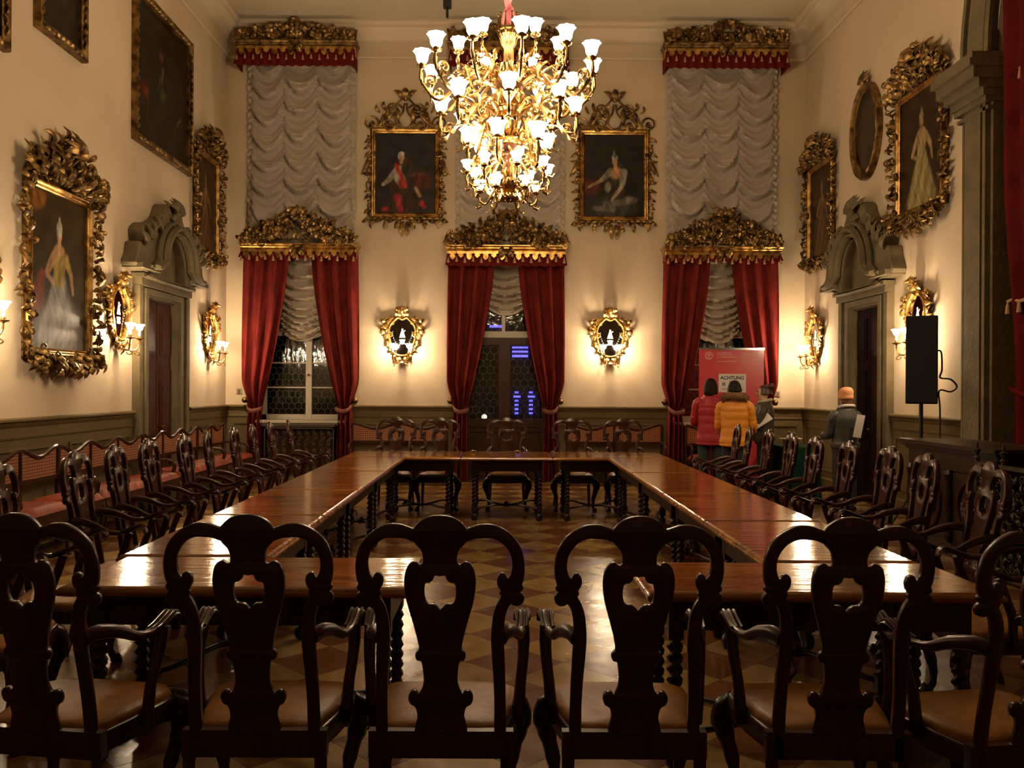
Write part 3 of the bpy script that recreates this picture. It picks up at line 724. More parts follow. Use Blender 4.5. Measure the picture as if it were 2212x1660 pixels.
# the pair of portraits on the far wall
def pierced_portrait(label, px0, px1, py0, py1, seed, bg, ops):
    x0, z1 = far(px0, py0); x1, z0 = far(px1, py1); w_, h_ = x1 - x0 - .17, z1 - z0 - .17
    r = thing('pierced_frame_portrait', label, 'painting', ((x0 + x1) / 2, DF, (z0 + z1) / 2), 0)
    b = MB(); rect_frame(b, w_, h_, GOLD_PROF); b.box(-w_ / 2 - .05, w_ / 2 + .05, -.008, .0, -h_ / 2 - .05, h_ / 2 + .05); b.build('inner_frame', M['gold'], r, smooth=30)
    paint_canvas(w_, h_, bg, ops, r, seed=seed)
    W, Hh = w_ / 2 + .09, h_ / 2 + .09; b = MB()
    # openwork crest: paired C scrolls, flame finial, corner ears
    ops2 = [('s', .10, Hh + .05, PI * .5, .17, 1.3, -1, .022, .05), ('s', .46, Hh + .03, PI * .60, .14, 1.35, -1, .02, .05), ('s', .05, Hh + .34, PI * .35, .13, 1.3, -1, .02, .05),
            ('s', .30, Hh + .28, PI * .3, .10, 1.2, 1, .016, .05), ('l', .40, Hh + .05, 2.2, .34, .07, .05, .05, .6), ('l', .16, Hh + .06, 1.9, .30, .07, .05, .06, -.6), ('l', .34, Hh + .30, .9, .16, .07, .05, .05, 1.2), ('l', .44, Hh + .26, 0.6, .16, .06, .05, .04, 1.5),
            ('l', .05, Hh + .48, 1.2, .22, .09, .06, .06, -.9), ('l', .02, Hh + .50, 1.5, .18, .08, .08, .04, .3), ('s', W - .02, Hh - .02, .1, .06, 1.1, 1, .022, .04), ('l', W - .14, Hh + .0, .3, .16, .07, .03, .04, .5), ('l', .1, Hh + .01, .1, .3, .06, .03, .03, .1), ('l', .35, Hh + .02, .0, .3, .06, .03, .03, .1)]
    mirror_ops(ops2, b)
    for s in (-1, 1):
        b.tube(cat([(s * (W - .02), -.04, Hh + .0), (s * (W - .16), -.05, Hh + .05), (s * (W - .20), -.05, Hh + .17), (s * .36, -.06, Hh + .20), (s * .30, -.06, Hh + .32), (s * .17, -.06, Hh + .38), (s * .07, -.07, Hh + .48), (0, -.08, Hh + .56)], 4, False), lambda t: .026 - .010 * t, seg=6)
        b.tube(cat([(s * .04, -.05, Hh), (s * .16, -.06, Hh + .12), (s * .05, -.06, Hh + .25), (s * .02, -.06, Hh + .42)], 4, False), .017, seg=6)
        b.scroll(s * .36, Hh + .02, PI / 2, .10, 1.4, s, .018, .05); b.scroll(s * .22, Hh + .20, PI / 2, .10, 1.4, -s, .018, .05)
    b.ball((0, -.08, Hh + .50), .04, 8, 6, (1, .7, 1.5)); b.box(-W, W, -.04, -.01, Hh - .03, Hh + .02); b.build('pierced_crest', M['old_gold'], r)
    b = MB(); rnd = random.Random(seed); ops3 = []
    for i in range(11):
        z = Hh * (.80 - .16 * i); k = .07 + .07 * max(0, math.sin(PI * (i + 1) / 7)) if i < 7 else .06
        ops3.append(('l', W + .0, z, rnd.uniform(-1.2, -.2), .13 + k * .3, .06, .02, .04, rnd.uniform(-1, 1.5)))
        ops3.append(('l', W - .01, z - .05, rnd.uniform(.2, 1.2), .11, .05, .02, .04, rnd.uniform(-1, 1)))
    ops3 += [('s', W - .0, Hh * .5, -.6, .07, 1.2, -1, .016, .05), ('l', W, Hh * .35, -1.2, .36, .08, .03, .05, .3)]
    rect_frame(b, 2 * W - .06, 2 * Hh - .06, [(0, 0), (0, .03), (.045, .03), (.045, 0)]); mirror_ops(ops3, b); b.build('carved_border', M['old_gold'], r)
    b = MB(); ops4 = [('l', W - .05, -Hh - .02, -.9, .17, .08, .03, .05, -1.2), ('s', W - .04, -Hh + .02, -.5, .07, 1.2, 1, .02, .04)]
    for i in range(6): ops4 += [('l', .08 + i * .11, -Hh - .02, -1.2 + .5 * (i % 2), .13, .07, .03, .05, .8), ('l', .02 + i * .11, -Hh + .0, -.1, .16, .05, .05, .03, -.3)]
    ops4 += [('l', .03, -Hh - .06, -PI / 2 + .25, .26, .10, .04, .06, -.5), ('s', .16, -Hh - .05, -1.0, .06, 1.2, -1, .014, .04), ('l', .34, -Hh - .06, -1.6, .14, .08, .03, .04, .2), ('l', .1, -Hh - .05, -1.2, .16, .09, .05, .05, .4)]
    b.box(-W, W, -.04, -.01, -Hh - .03, -Hh + .02); mirror_ops(ops4, b); b.build('carved_apron', M['old_gold'], r)
    return r
man = [('c', .46, .60, .40, .12, .15, .20, (.05, .028, .015), .2), ('e', .44, .10, .27, .12, 0, (.045, .025, .015), .3),
       ('c', .36, .55, .22, .42, .06, .045, (.34, .31, .27), .2), ('c', .22, .42, .12, .36, .04, .03, (.30, .25, .18), .3), ('e', .40, .48, .10, .11, 0, (.36, .33, .28), .25),
       ('c', .34, .60, .50, .34, .035, .035, (.42, .04, .03), .2), ('e', .44, .38, .07, .06, 0, (.35, .04, .03), .5), ('c', .50, .55, .66, .30, .08, .06, (.035, .025, .02), .3), ('c', .68, .32, .74, .22, .03, .03, SK, .3),
       ('c', .36, .20, .42, .04, .06, .045, (.34, .03, .035), .45), ('c', .77, .13, .82, .08, .045, .035, (.34, .03, .035), .5), ('e', .16, .05, .07, .03, 0, (.3, .03, .03), .4),
       ('e', .72, .48, .14, .03, 0, (.14, .05, .03), .6), ('e', .78, .40, .14, .1, 0, (.10, .02, .012), .5), ('c', .42, .64, .42, .68, .03, .03, SK, .2), ('e', .435, .70, .042, .042, 0, (.50, .30, .17), .15), ('e', .425, .745, .05, .028, 0, (.55, .52, .47), .25), ('e', .385, .71, .018, .03, 0, (.5, .47, .42), .3)]
pierced_portrait('portrait of a white-wigged man with red sash on the far wall', 800, 948, 278, 472, 21, lambda u, v: (.022, .018, .017) if v < .5 else (.022, .020, .020), man)
lady2 = [('c', .55, .58, .58, .30, .12, .10, (.045, .035, .025), .2), ('e', .50, .12, .34, .14, 0, (.05, .048, .04), .4), ('c', .38, .14, .85, .20, .06, .05, (.13, .12, .10), .4), ('c', .18, .10, .5, .08, .04, .04, (.14, .13, .11), .5),
         ('e', .10, .36, .16, .09, 0, (.10, .018, .010), .5), ('c', .45, .55, .30, .45, .06, .04, (.20, .19, .15), .3), ('c', .30, .45, .08, .36, .032, .022, (.34, .23, .14), .3), ('c', .66, .54, .64, .40, .065, .05, (.24, .24, .20), .3), ('c', .63, .36, .46, .20, .035, .022, (.38, .28, .18), .3),
         ('e', .54, .53, .10, .07, 0, (.42, .22, .10), .3), ('c', .53, .60, .52, .64, .028, .028, SK, .2), ('e', .515, .675, .046, .042, 0, (.46, .27, .15), .15), ('e', .515, .72, .048, .032, 0, (.40, .36, .32), .3), ('c', .51, .74, .50, .80, .03, .015, (.12, .12, .11), .4),
         ('e', .40, .36, .05, .06, 0, (.20, .20, .16), .5), ('e', .75, .21, .07, .035, 0, (.18, .17, .13), .6)]
pierced_portrait('portrait of a dark-gowned lady with her arm on a red cushion, far wall', 1249, 1398, 281, 479, 22, lambda u, v: (.018, .015, .012), lady2)
# plain-framed dark paintings, upper left wall
def plain_painting(label, y0, y1, z0, z1, seed, ops=()):
    fw = .11; r = thing('framed_painting', label, 'painting', (XL, (y0 + y1) / 2, (z0 + z1) / 2), PI / 2); w_, h_ = y1 - y0 - 2 * fw, z1 - z0 - 2 * fw
    b = MB(); rect_frame(b, w_, h_, [(0, 0), (0, .05), (.02, .055), (.035, .04), (.06, .05), (.09, .085), (.105, .08), (fw, .05), (fw, 0)])
    n = int((h_ + w_) / .09); rnd = random.Random(seed)
    for s in (-1, 1):
        for i in range(int(h_ / .1)): z = -h_ / 2 + .1 * i + .03; b.leaf(s * (w_ / 2 + .06), z, PI / 2 + rnd.uniform(-.3, .3), .11, .06, .045, .03, .4)
        for i in range(int(w_ / .1)): x = -w_ / 2 + .1 * i + .03; b.leaf(x, s * (h_ / 2 + .06), rnd.uniform(-.3, .3), .11, .06, .045, .03, .4)
    b.build('carved_frame', M['old_gold'], r)
    paint_canvas(w_, h_, lambda u, v: (.018, .013, .007), list(ops), r, seed=seed)
strokes = [('c', .50, .64, .47, .52, .015, .01, (.10, .08, .05), .8), ('c', .44, .55, .40, .45, .012, .008, (.08, .06, .04), .8), ('e', .16, .37, .06, .05, .3, (.16, .02, .01), .8), ('e', .5, .42, .05, .07, 0, (.035, .05, .015), .8), ('c', .8, .30, .88, .36, .01, .01, (.08, .06, .04), .8), ('e', .46, .72, .04, .03, 0, (.09, .05, .03), .6), ('c', .2, .12, .22, .3, .01, .01, (.05, .035, .02), .8)]
y0, z0 = left(280, 300); y1, zz = left(404, 370); _, z1 = left(404, 96)
plain_painting('tall dark oil painting high on the left wall above the left door', y0, y1, 4.80, z1, 31, strokes)
y0, z0 = left(67, 62); y1, zz = left(173, 132)
plain_painting('dark painting high on the left wall above the large lady portrait', y0, y1, (z0 + zz) / 2, 7.0, 32, strokes[:3])
plain_painting('gilt-framed painting high on left wall, cut off by the left photo edge', 7.0, 8.24, left(5, 115)[1], 6.9, 33)
# oval portrait, right wall
ya, _ = right(1905, 0); yb, _ = right(1843, 0)
r = thing('oval_portrait', 'oval dark portrait in bronze-gilt frame high on the right wall above the right door', 'painting', (XR, (ya + yb) / 2, 5.33), -PI / 2)
b = MB(); a_, c_ = (yb - ya) / 2, .70
def oval_ring(prof, n=48):
    rows = []
    for i in range(n):
        t = 2 * PI * i / n; rows.append([((a_ + p) * math.cos(t), -d, (c_ + p) * math.sin(t)) for p, d in prof])
    m = len(prof)
    for i in range(n): b.add(rows[i] + rows[(i + 1) % n], [(k, k + 1, m + k + 1, m + k) for k in range(m - 1)])
oval_ring([(-.14, .0), (-.14, .05), (-.12, .06), (-.10, .045), (-.05, .06), (-.02, .09), (0, .06), (0, 0)]); b.build('oval_frame', M['old_gold'], r)
b = MB(); vs = [(0, -.02, 0)] + [((a_ - .12) * math.cos(2 * PI * i / 40), -.02, (c_ - .12) * math.sin(2 * PI * i / 40)) for i in range(40)]
b.add(vs, [(0, i + 1, (i + 1) % 40 + 1) for i in range(40)])
cv = b.build('canvas', mat('dark_canvas', (.05, .03, .015), .4, var=.7, vscale=3, var_col=(.012, .008, .005), coat=.2), r, smooth=0)
b = MB()
for k in range(5): b.leaf(0, c_ - .02, PI / 2 + (k - 2) * .5, .20, .08, .05, .05, (k - 2) * .4)
mirror_ops([('s', .06, c_ - .02, .3, .06, 1.2, 1, .015, .05)], b); b.build('crest_ornament', M['old_gold'], r)

# ================================================================ mirror sconces
def make_sconce():
    r = thing('mirror_sconce', '', 'wall sconce')
    half = [(0, .30), (.07, .33), (.13, .28), (.20, .20), (.225, .10), (.215, 0), (.19, -.10), (.16, -.20), (.12, -.27), (0, -.30)]
    gl = cat(half + [(-x, z) for x, z in reversed(half[1:-1])], 3)
    b = MB(); b.plate([(x * 1.02, z * 1.02) for x, z in gl], [], -.03, -.02, lambda u, v, d: (u, d, v)); mi = b.build('mirror_glass', M['mirror'], r, smooth=0)
    b = MB()
    b.ball((.0, -.035, .14), .018, 8, 6, (1, .3, 1.3)); b.tube([(0, -.033, .12), (0, -.033, .06), (0, -.033, .0)], lambda t: .018 + .035 * t, .004, seg=8, nrm=(0, -1, 0)); b.tube([(.01, -.033, .09), (.05, -.033, .13)], .008, .003, seg=6, nrm=(0, -1, 0)); b.tube([(-.01, -.033, .09), (-.035, -.033, .05)], .008, .003, seg=6, nrm=(0, -1, 0))
    b.plate(cat([(-.05, -.03), (.05, -.03), (.035, -.07), (.045, -.11), (-.045, -.11), (-.035, -.07)], 2), [], -.035, -.03, lambda u, v, d: (u, d, v))
    for s in (-1, 1):
        for k in range(7): b.ball((s * (.17 - .004 * k * k * .5), -.033, .10 - .035 * k), .008, 6, 4, (1, .3, 1))
    b.build('etched_figure', M['etch'], mi)
    b = MB(); b.tube([(x * 1.05, -.05, z * 1.05) for x, z in gl], .022, .03, seg=8, nrm=(0, -1, 0), closed=True); b.plate([(x * 1.12, z * 1.12) for x, z in gl], [], -.02, .0, lambda u, v, d: (u, d, v))
    rnd = random.Random(5); ops = []
    for i, (x, z) in enumerate(half[2:-1]):
        for k in range(3): ops.append(('l', x * 1.08, z + rnd.uniform(-.04, .04), rnd.uniform(-1.2, 1.0), rnd.uniform(.09, .14), .05, .02, .035, rnd.uniform(-1.5, 1.5)))
    ops += [('s', .27, .20, .3, .085, 1.3, 1, .018, .04), ('s', .26, .12, -.6, .07, 1.3, -1, .016, .04), ('s', .33, .22, 1.4, .05, 1.2, 1, .015, .05), ('l', .25, .16, .5, .17, .07, .03, .05, -1.2), ('l', .28, .08, .2, .14, .07, .03, .05, 1.3), ('l', .30, .24, 1.2, .12, .06, .03, .05, -1)]
    mirror_ops(ops, b); b.build('carved_frame', M['gold'], r)
    b = MB(); ops = [('s', .04, .34, 1.2, .07, 1.3, 1, .018, .04), ('s', .13, .31, .8, .06, 1.3, -1, .016, .04), ('l', .02, .36, 1.2, .16, .08, .05, .05, -.8), ('l', .10, .36, 1.6, .12, .07, .04, .05, .6), ('l', .02, .44, 1.1, .12, .07, .07, .06, -1.2), ('l', .05, .46, .6, .09, .06, .07, .06, 1.0)]
    mirror_ops(ops, b)
    for k in range(5):
        a = PI / 2 + (k - 2) * .45; b.leaf(.02 * (k - 2), .44, a, .12, .05, .10, .04, (k - 2) * .4)
    b.tube([(0, -.04, .38), (0, -.09, .44), (0, -.15, .48), (0, -.20, .47)], lambda t: .045 * (1.2 - t), .018, seg=6, nrm=(0, 0, 1)); b.build('carved_crest', M['gold'], r)
    b = MB(); ops = [('l', .03, -.32, -1.2, .14, .07, .03, .05, .6), ('s', .08, -.31, -.5, .055, 1.2, -1, .014, .04), ('l', .10, -.28, -.6, .13, .06, .03, .04, -1), ('l', .0, -.38, -1.57, .12, .06, .04, .05, 0)]
    mirror_ops(ops, b); b.build('carved_apron', M['gold'], r)
    for s in (-1, 1):
        x = s * .135
        b = MB()
        b.tube(cat([(s * .05, -.03, -.34), (s * .07, -.10, -.42), (s * .09, -.19, -.44), (x, -.225, -.38), (x, -.235, -.30)], 4, False), lambda t: .012 * (1.2 - .4 * t), seg=7)
        b.tube(cat([(s * .07, -.12, -.42), (s * .08, -.11, -.36), (s * .08, -.15, -.35), (s * .08, -.16, -.39)], 3, False), .007, seg=5)
        b.tube(cat([(s * .09, -.20, -.44), (s * .11, -.25, -.48), (s * .12, -.21, -.50), (s * .11, -.18, -.47)], 3, False), .007, seg=5)
        b.lathe([(.008, 0), (.02, .01), (.05, .02), (.055, .03), (.02, .035), (.022, .05), (.018, .06)], 12, (x, -.235, -.315)); arm = b.build('candle_arm', M['gold'], r)
        b = MB(); b.lathe([(.012, 0), (.013, .09)], 10, (x, -.235, -.26)); b.build('candle_sleeve', M['bulb_glass'], arm)
        b = MB(); b.lathe([(.014, 0), (.032, .012), (.040, .035), (.044, .055), (.062, .075), (.058, .077), (.038, .058), (.030, .02)], 16, (x, -.235, -.19), fl=lambda a, t: 1 + (.10 * math.cos(8 * a) if .4 < t < .85 else 0)); b.build('glass_shade', M['shade_sconce'], arm)
    return r
sp = make_sconce()
zs = 2.47
sconce_spots = [((far(869, 0)[0], DF, zs), 0, 'mirror sconce on far wall below the portrait of the white-wigged man'),
    ((far(1317, 0)[0], DF, zs), 0, 'mirror sconce on far wall below the portrait of the dark-gowned lady'),
    ((XL, left(250, 0)[0], 2.50), PI / 2, 'mirror sconce on left wall between the big gilded portrait and the left door'),
    ((XL, left(449, 0)[0], 2.45), PI / 2, 'mirror sconce on left wall between the left door and the far corner'),
    ((XL, 7.72, 2.50), PI / 2, 'mirror sconce on left wall left of the big portrait, at the photo edge'),
    ((XR, right(1987, 0)[0], 2.50), -PI / 2, 'mirror sconce on right wall half hidden behind the black loudspeaker'),
    ((XR, right(1765, 0)[0], 2.45), -PI / 2, 'mirror sconce on right wall between the right door and the far corner')]
for i, (l, rt, lab) in enumerate(sconce_spots):
    o = sp if i == 0 else dup(sp, l, rt, lab)
    o.location = l; o.rotation_euler[2] = rt; o['label'] = lab; o['group'] = 'mirror sconces on the walls'

# ================================================================ pelmets, curtains, blinds
def make_pelmet(label, cx, W, zb, crest, red, seed, upper):
    """W half width, zb height of the moulding; crest height; depth of red valance"""
    D = .34; r = thing('carved_pelmet', label, 'pelmet', (cx, DF, zb)); b = MB()
    pr = [(0, -.06), (.015, -.05), (.0, -.03), (.02, -.01), (.02, .01), (.045, .03), (.045, .045), (.0, .05)]
    rows = []
    for (x, y, sx, sy) in ((-W, 0, -1, 0), (-W, -D, -1, -1), (W, -D, 1, -1), (W, 0, 1, 0)): rows.append([(x + sx * p, y + sy * p, z) for p, z in pr])
    m = len(pr)
    for i in range(3): b.add(rows[i] + rows[i + 1], [(k, k + 1, m + k + 1, m + k) for k in range(m - 1)])
    b.box(-W, W, -D, -.005, .03, .05); b.build('cornice_moulding', M['gold' if not upper else 'old_gold'], r, smooth=30)
    b = MB()
    if upper:
        b.plate([(-W - .02, .04), (W + .02, .04), (W + .05, .24), (-W - .05, .24)], [], -D + .02, -D + .05, lambda u, v, d: (u, d, v))
        z0 = .06; n = 56
        env = lambda x: (crest * (1.12 - .9 * min(1, x / (W * .35))) if x < W * .14 else crest * (.62 - .15 * (x / W))) if x < W * .62 else .13
    else:
        z0 = .04; n = 60
        env = lambda x: crest * (1 - .95 * (x / W) ** 1.2) * (1 + .06 * math.sin(x * 15)) + .04
    sub = MB(); rococo_cluster(sub, z0, env, W * .93, seed, n * 2, 0.0, .155)
    mirror_ops([('s', .18, z0 + crest * .25, .2, crest * .22, 1.4, 1, .026, .06), ('s', W * .55, z0 + .08, .8, .10, 1.3, -1, .022, .05), ('s', W - .07, z0 + .02, PI / 2, .075, 1.1, 1, .024, .04), ('s', .50, z0 + .14, 1.0, .11, 1.3, -1, .022, .05), ('l', .02, -.02, -1.2, .18, .09, .04, .06, .5), ('l', .05, .0, -.6, .14, .07, .05, .05, -1)], sub)
    if red > .2 and not upper:
        for s in (-1, 1):
            hb = MB(); hb.tube(cat([(s * (W + .02), -D + .02, .05), (s * (W + .035), -D + .02, .13), (s * (W - .01), -D + .02, .25), (s * (W - .06), -D + .02, .30), (s * (W - .09), -D + .02, .20), (s * (W - .10), -D + .02, .08)], 3, False), .024, seg=6, nrm=(0, -1, 0)); hb.build('corner_horn', M['old_gold'], r)
    for k in range(5): sub.leaf(0, z0 + crest * .8, PI / 2 + (k - 2) * .5, crest * .30, .10, .05, .07, (k - 2) * .4)
    sub.v = [(x, y - D + .03, z) for x, y, z in sub.v]; b.add(sub.v, sub.f)
    b.build('carved_crest', M['old_gold'], r)
    # lambrequin tabs (front and returns)
    def tabs(L, place, bb):
        n = max(1, round(2 * L / .14)); st = 2 * L / n
        for i in range(n):
            c = -L + st * (i + .5); hgt = .155 if i % 2 == 0 else .12; h2 = st * .5
            o = [(c - h2, .0), (c - h2, -.045), (c - h2 * .55, -.06), (c - h2 * .75, -.085), (c - h2 * .55, -hgt + .03), (c, -hgt), (c + h2 * .55, -hgt + .03), (c + h2 * .75, -.085), (c + h2 * .55, -.06), (c + h2, -.045), (c + h2, .0)]
            bb.plate([(u, v - .05) for u, v in o], [], -.015, .01, place, bev=.004)
    b = MB(); tabs(W - .02, lambda u, v, d: (u, -D + d, v), b)
    for s in (-1, 1): tabs(D / 2 - .01, lambda u, v, d, s=s: (s * (W + d), -D / 2 + u, v), b)
    b.build('gilt_lambrequin', M['gold'], r, smooth=30)
    ts = .155 if upper or red > .1 else .17
    b = MB(); vz = -.07 - red
    def val(u, v):
        n = 30; x = -W + 2 * W * u; tt = 1 - v
        fl = .03 + .05 * tt * (abs(2 * u - 1) ** 8)
        return (x * (1 + .03 * tt * (abs(2 * u - 1) ** 6)), -D + .03 - .02 * math.sin(u * PI * 2 * 14) * tt - fl * tt, lerp(-.05, vz, tt) - (.02 * abs(math.sin(u * PI * 14)) * tt))
    b.sheet(val, 120, 6, .01)
    for s in (-1, 1):
        b.box(min(s * (W - .012), s * W), max(s * (W - .012), s * W), -D + .03, 0, vz - .01, -.05)
    b.build('valance', M['valance'], r, smooth=60)
    tb = MB(); tb.lathe([(.002, .0), (.004, -.03), (.013, -.034), (.015, -.045), (.010, -.052), (.017, -.062), (.024, -.105), (.003, -.107)][::-1], 10); t0 = None
    n = round(2 * (W - .02) / .14)
    for i in range(n + 1):
        x = -W + .02 + i * 2 * (W - .02) / n
        if t0 is None: t0 = tb.build('tassel', M['tassel'], r); o = t0
        else: o = t0.copy(); C.objects.link(o); o.parent = r
        o.location = (x, -D - .045 if red > .08 else -D - .02, -.15 if not upper else -.19)
        if i % 2: o.location.z += .02
    return r
def zfar(py, px=1082): return far(px, py)[1]
lowz = zfar(545)
make_pelmet('lower gilded pelmet over the left window, carved crest and tasselled fringe', WC[0], .97, zfar(541), .60, .12, 41, False)
make_pelmet('lower gilded pelmet over the middle balcony door, with red valance and corner horns', WC[1], 1.0, zfar(543), .58, .22, 42, False)
make_pelmet('lower gilded pelmet over the right window, behind the red banner', WC[2], .97, zfar(543), .62, .12, 43, False)
make_pelmet('upper gilded pelmet with deep red valance at cornice level on the left', far(644, 0)[0], 1.0, zfar(112), .34, .30, 44, True)
make_pelmet('upper gilded pelmet with deep red valance at cornice level on the right', far(1556, 0)[0], 1.03, zfar(113), .34, .30, 45, True)
make_pelmet('upper gilded pelmet at cornice level in the middle, mostly hidden behind the chandelier', far(1095, 0)[0], 1.0, zfar(112), .34, .30, 46, True)
# corner horns on the middle lower pelmet
def blind(name, label, x0, x1, z0, z1, cols, period, sag, A, m, off, seed, frill=True, gather=0, botsag=.0):
    rnd = random.Random(seed); ph = [rnd.uniform(0, 1) for _ in range(cols + 1)]; wob = [rnd.uniform(-1, 1) for _ in range(40)]
    nu, nv = cols * 18, max(40, int((z1 - z0) / .022)); Wd = x1 - x0
    def fn(u, v):
        cidx = min(cols - 1, int(u * cols)); s = 2 * (u * cols - cidx) - 1
        zz = z0 + (z1 - z0) * v
        pz = 1 - v
        per = period * (1 - gather * pz ** 2)
        base = (z1 - zz) / period + (gather * 1.6 * pz ** 3) * (z1 - z0) / period
        sg = sag * (1 + .22 * wob[(cidx * 7 + int(base)) % 40])
        p = base - sg / period * (1 - abs(s) ** 1.9) + ph[cidx] * .35 + .05 * math.sin(9 * u + 4 * v)
        f = p - math.floor(p)
        prof = (f ** 1.7) * (1 - sstep((f - .90) / .10))
        edge = (1 - abs(s) ** 4)
        fine = .14 * math.sin(p * 2 * PI * 3 + 2 * s) * (.35 + abs(s)) + .06 * math.sin(p * 2 * PI * 7 + 5 * u)
        ta = 1 - .45 * sstep((zz - z1 + .45) / .3) - .45 * sstep((z0 + .65 - zz) / .3) * (1 if frill else 0)
        y = -off - A * ta * ((prof * 1.25) * (.22 + .78 * edge) + fine * .55) - .035 * (1 - edge)
        x = x0 + Wd * u
        zo = zz - botsag * (1 - abs(s) ** 2) * (1 - v) ** 6
        return (x, y, zo)
    b = MB(); b.sheet(fn, nu, nv, .008)
    r = b.build('festoon_panel', M[m], None, smooth=70)
    root = thing(name, label, 'blind', ((x0 + x1) / 2, DF, z0)); r.parent = root; r.location = (-(x0 + x1) / 2, 0, -z0)
    if frill:
        for s in (-1, 1):
            b = MB(); xe = (x0 if s < 0 else x1)
            b.sheet(lambda u, v: (s * (.0 + .10 * u + .012 * math.sin(v * 120 + u)) + xe - s * .03 - (x0 + x1) / 2, -off - .03 - .02 * math.sin(v * (z1 - z0) * 55 + u * 3) * (.4 + u), (z1 - z0) * v + .01 * math.sin(v * 90) * u), 4, int((z1 - z0) / .02), .006)
            b.build('side_frill', M[m], root, smooth=70)
    return root
zt, zb = zfar(150), zfar(520)
blind('festoon_blind', 'tall grey-cream festoon blind with three columns of swags, upper left', far(545, 0)[0], far(757, 0)[0], zb, zt + .1, 3, .44, .27, .22, 'silk_grey', .05, 1)
blind('festoon_blind', 'tall grey-cream festoon blind with three columns of swags, upper right', far(1445, 0)[0], far(1663, 0)[0], zb, zt + .1, 3, .43, .26, .22, 'silk_grey', .05, 2)
blind('festoon_blind', 'tall festoon blind in the middle, behind the chandelier', far(992, 0)[0], far(1208, 0)[0], zb, zt + .1, 3, .46, .27, .22, 'silk_grey', .05, 3)
for cx, py, lab, sd in ((WC[0], 735, 'gathered cream blind between the left pair of red curtains', 4), (WC[1], 676, 'gathered cream blind between the middle pair of red curtains, above the balcony door', 5), (WC[2], 735, 'gathered cream blind between the right pair of red curtains, above the banner', 6)):
    blind('gathered_blind', lab, cx - .38, cx + .38, zfar(py) + .12, 3.9, 1, .27, .24, .20, 'silk', -.12, sd, frill=False, gather=.55, botsag=.16)

def make_curtain(label, cx, s, seed, zt=3.86, lean=0):
    """s = -1 the left-hand panel, +1 the right-hand one"""
    K_ = K; r = thing('red_curtain', label, 'curtain', (cx, DF, 0)); zt_, ztie = zt, zfar(886)
    rnd = random.Random(seed); f1, f2 = rnd.uniform(0, 6), rnd.uniform(0, 6)
    def edges(z):
        t = (zt_ - z) / (zt_ - ztie)
        if t <= 1:
            t = max(0, t); inner = (24 + 58 * t ** 1.45) * K_; outer = (123 + 3 * math.sin(t * 2.6) - 14 * sstep((t - .80) / .2)) * K_
        else:
            q = min(1, (z - 0) / ztie); inner = (82 - 2 * (1 - q)) * K_; outer = (112 + 4 * (1 - q)) * K_
        return inner, outer
    def fn(u, v):
        z = zt_ * v + .015; i, o = edges(z); wdt = o - i
        tight = 1 - (wdt - .22) / .62
        x = s * (i + wdt * u)
        amp = .045 + .03 * max(0, tight)
        t = (zt_ - z) / (zt_ - ztie); pinch = math.exp(-((z - ztie) / .10) ** 2)
        n = 3.2
        y = -.17 - amp * (1 - .5 * pinch) * (math.sin(u * 2 * PI * n + f1 + .5 * math.sin(z * 1.6 + f2)) + .16 * math.sin(u * 2 * PI * n * 2.3 + f2 + z)) - .05 * math.sin(PI * max(0, min(1, t))) * (1 - u)
        y += .05 * pinch
        return (x, y, z)
    b = MB(); b.sheet(fn, 56, 110, .012); b.build('curtain_panel', M['velvet'], r, smooth=70)
    i, o = edges(ztie); b = MB()
    path = [(s * (o + .03), -.02, ztie + .13), (s * (o + .015), -.14, ztie + .07), (s * (o - .03), -.28, ztie), (s * ((i + o) / 2), -.31, ztie - .03), (s * (i - .01), -.27, ztie + .0), (s * (i - .015), -.16, ztie + .02), (s * ((i + o) / 2), -.04, ztie + .06), (s * (o + .02), -.01, ztie + .12)]
    b.tube(cat(path, 4, False), .012, .035, seg=8, nrm=(0, 0, 1)); b.build('tieback', M['rope'], r)
    return r
def knob(label, x):
    r = thing('curtain_holdback', label, 'holdback', (x, DF, zfar(867)), 0, 'brass curtain knobs'); b = MB(); b.lathe([(.035, 0), (.035, .01), (.012, .02), (.012, .09), (.03, .10)], 12, axis='y'); b.v = [(x_, -abs(y), z) for x_, y, z in b.v]
    b.build('stem', M['brass'], r); b = MB(); b.ball((0, -.14, 0), .052, 12, 8); b.build('knob', M['old_gold'], r)
for cx, nm in ((WC[0], 'left window'), (WC[1], 'middle balcony door'), (WC[2], 'right window')):
    for s, sd in ((-1, 'left'), (1, 'right')):
        make_curtain(f'{sd}-hand red damask curtain at the {nm}, tied back', cx, s, int(cx * 10) + s)
        knob(f'round brass curtain knob on the {sd} side of the {nm}', cx + s * 118 * K)
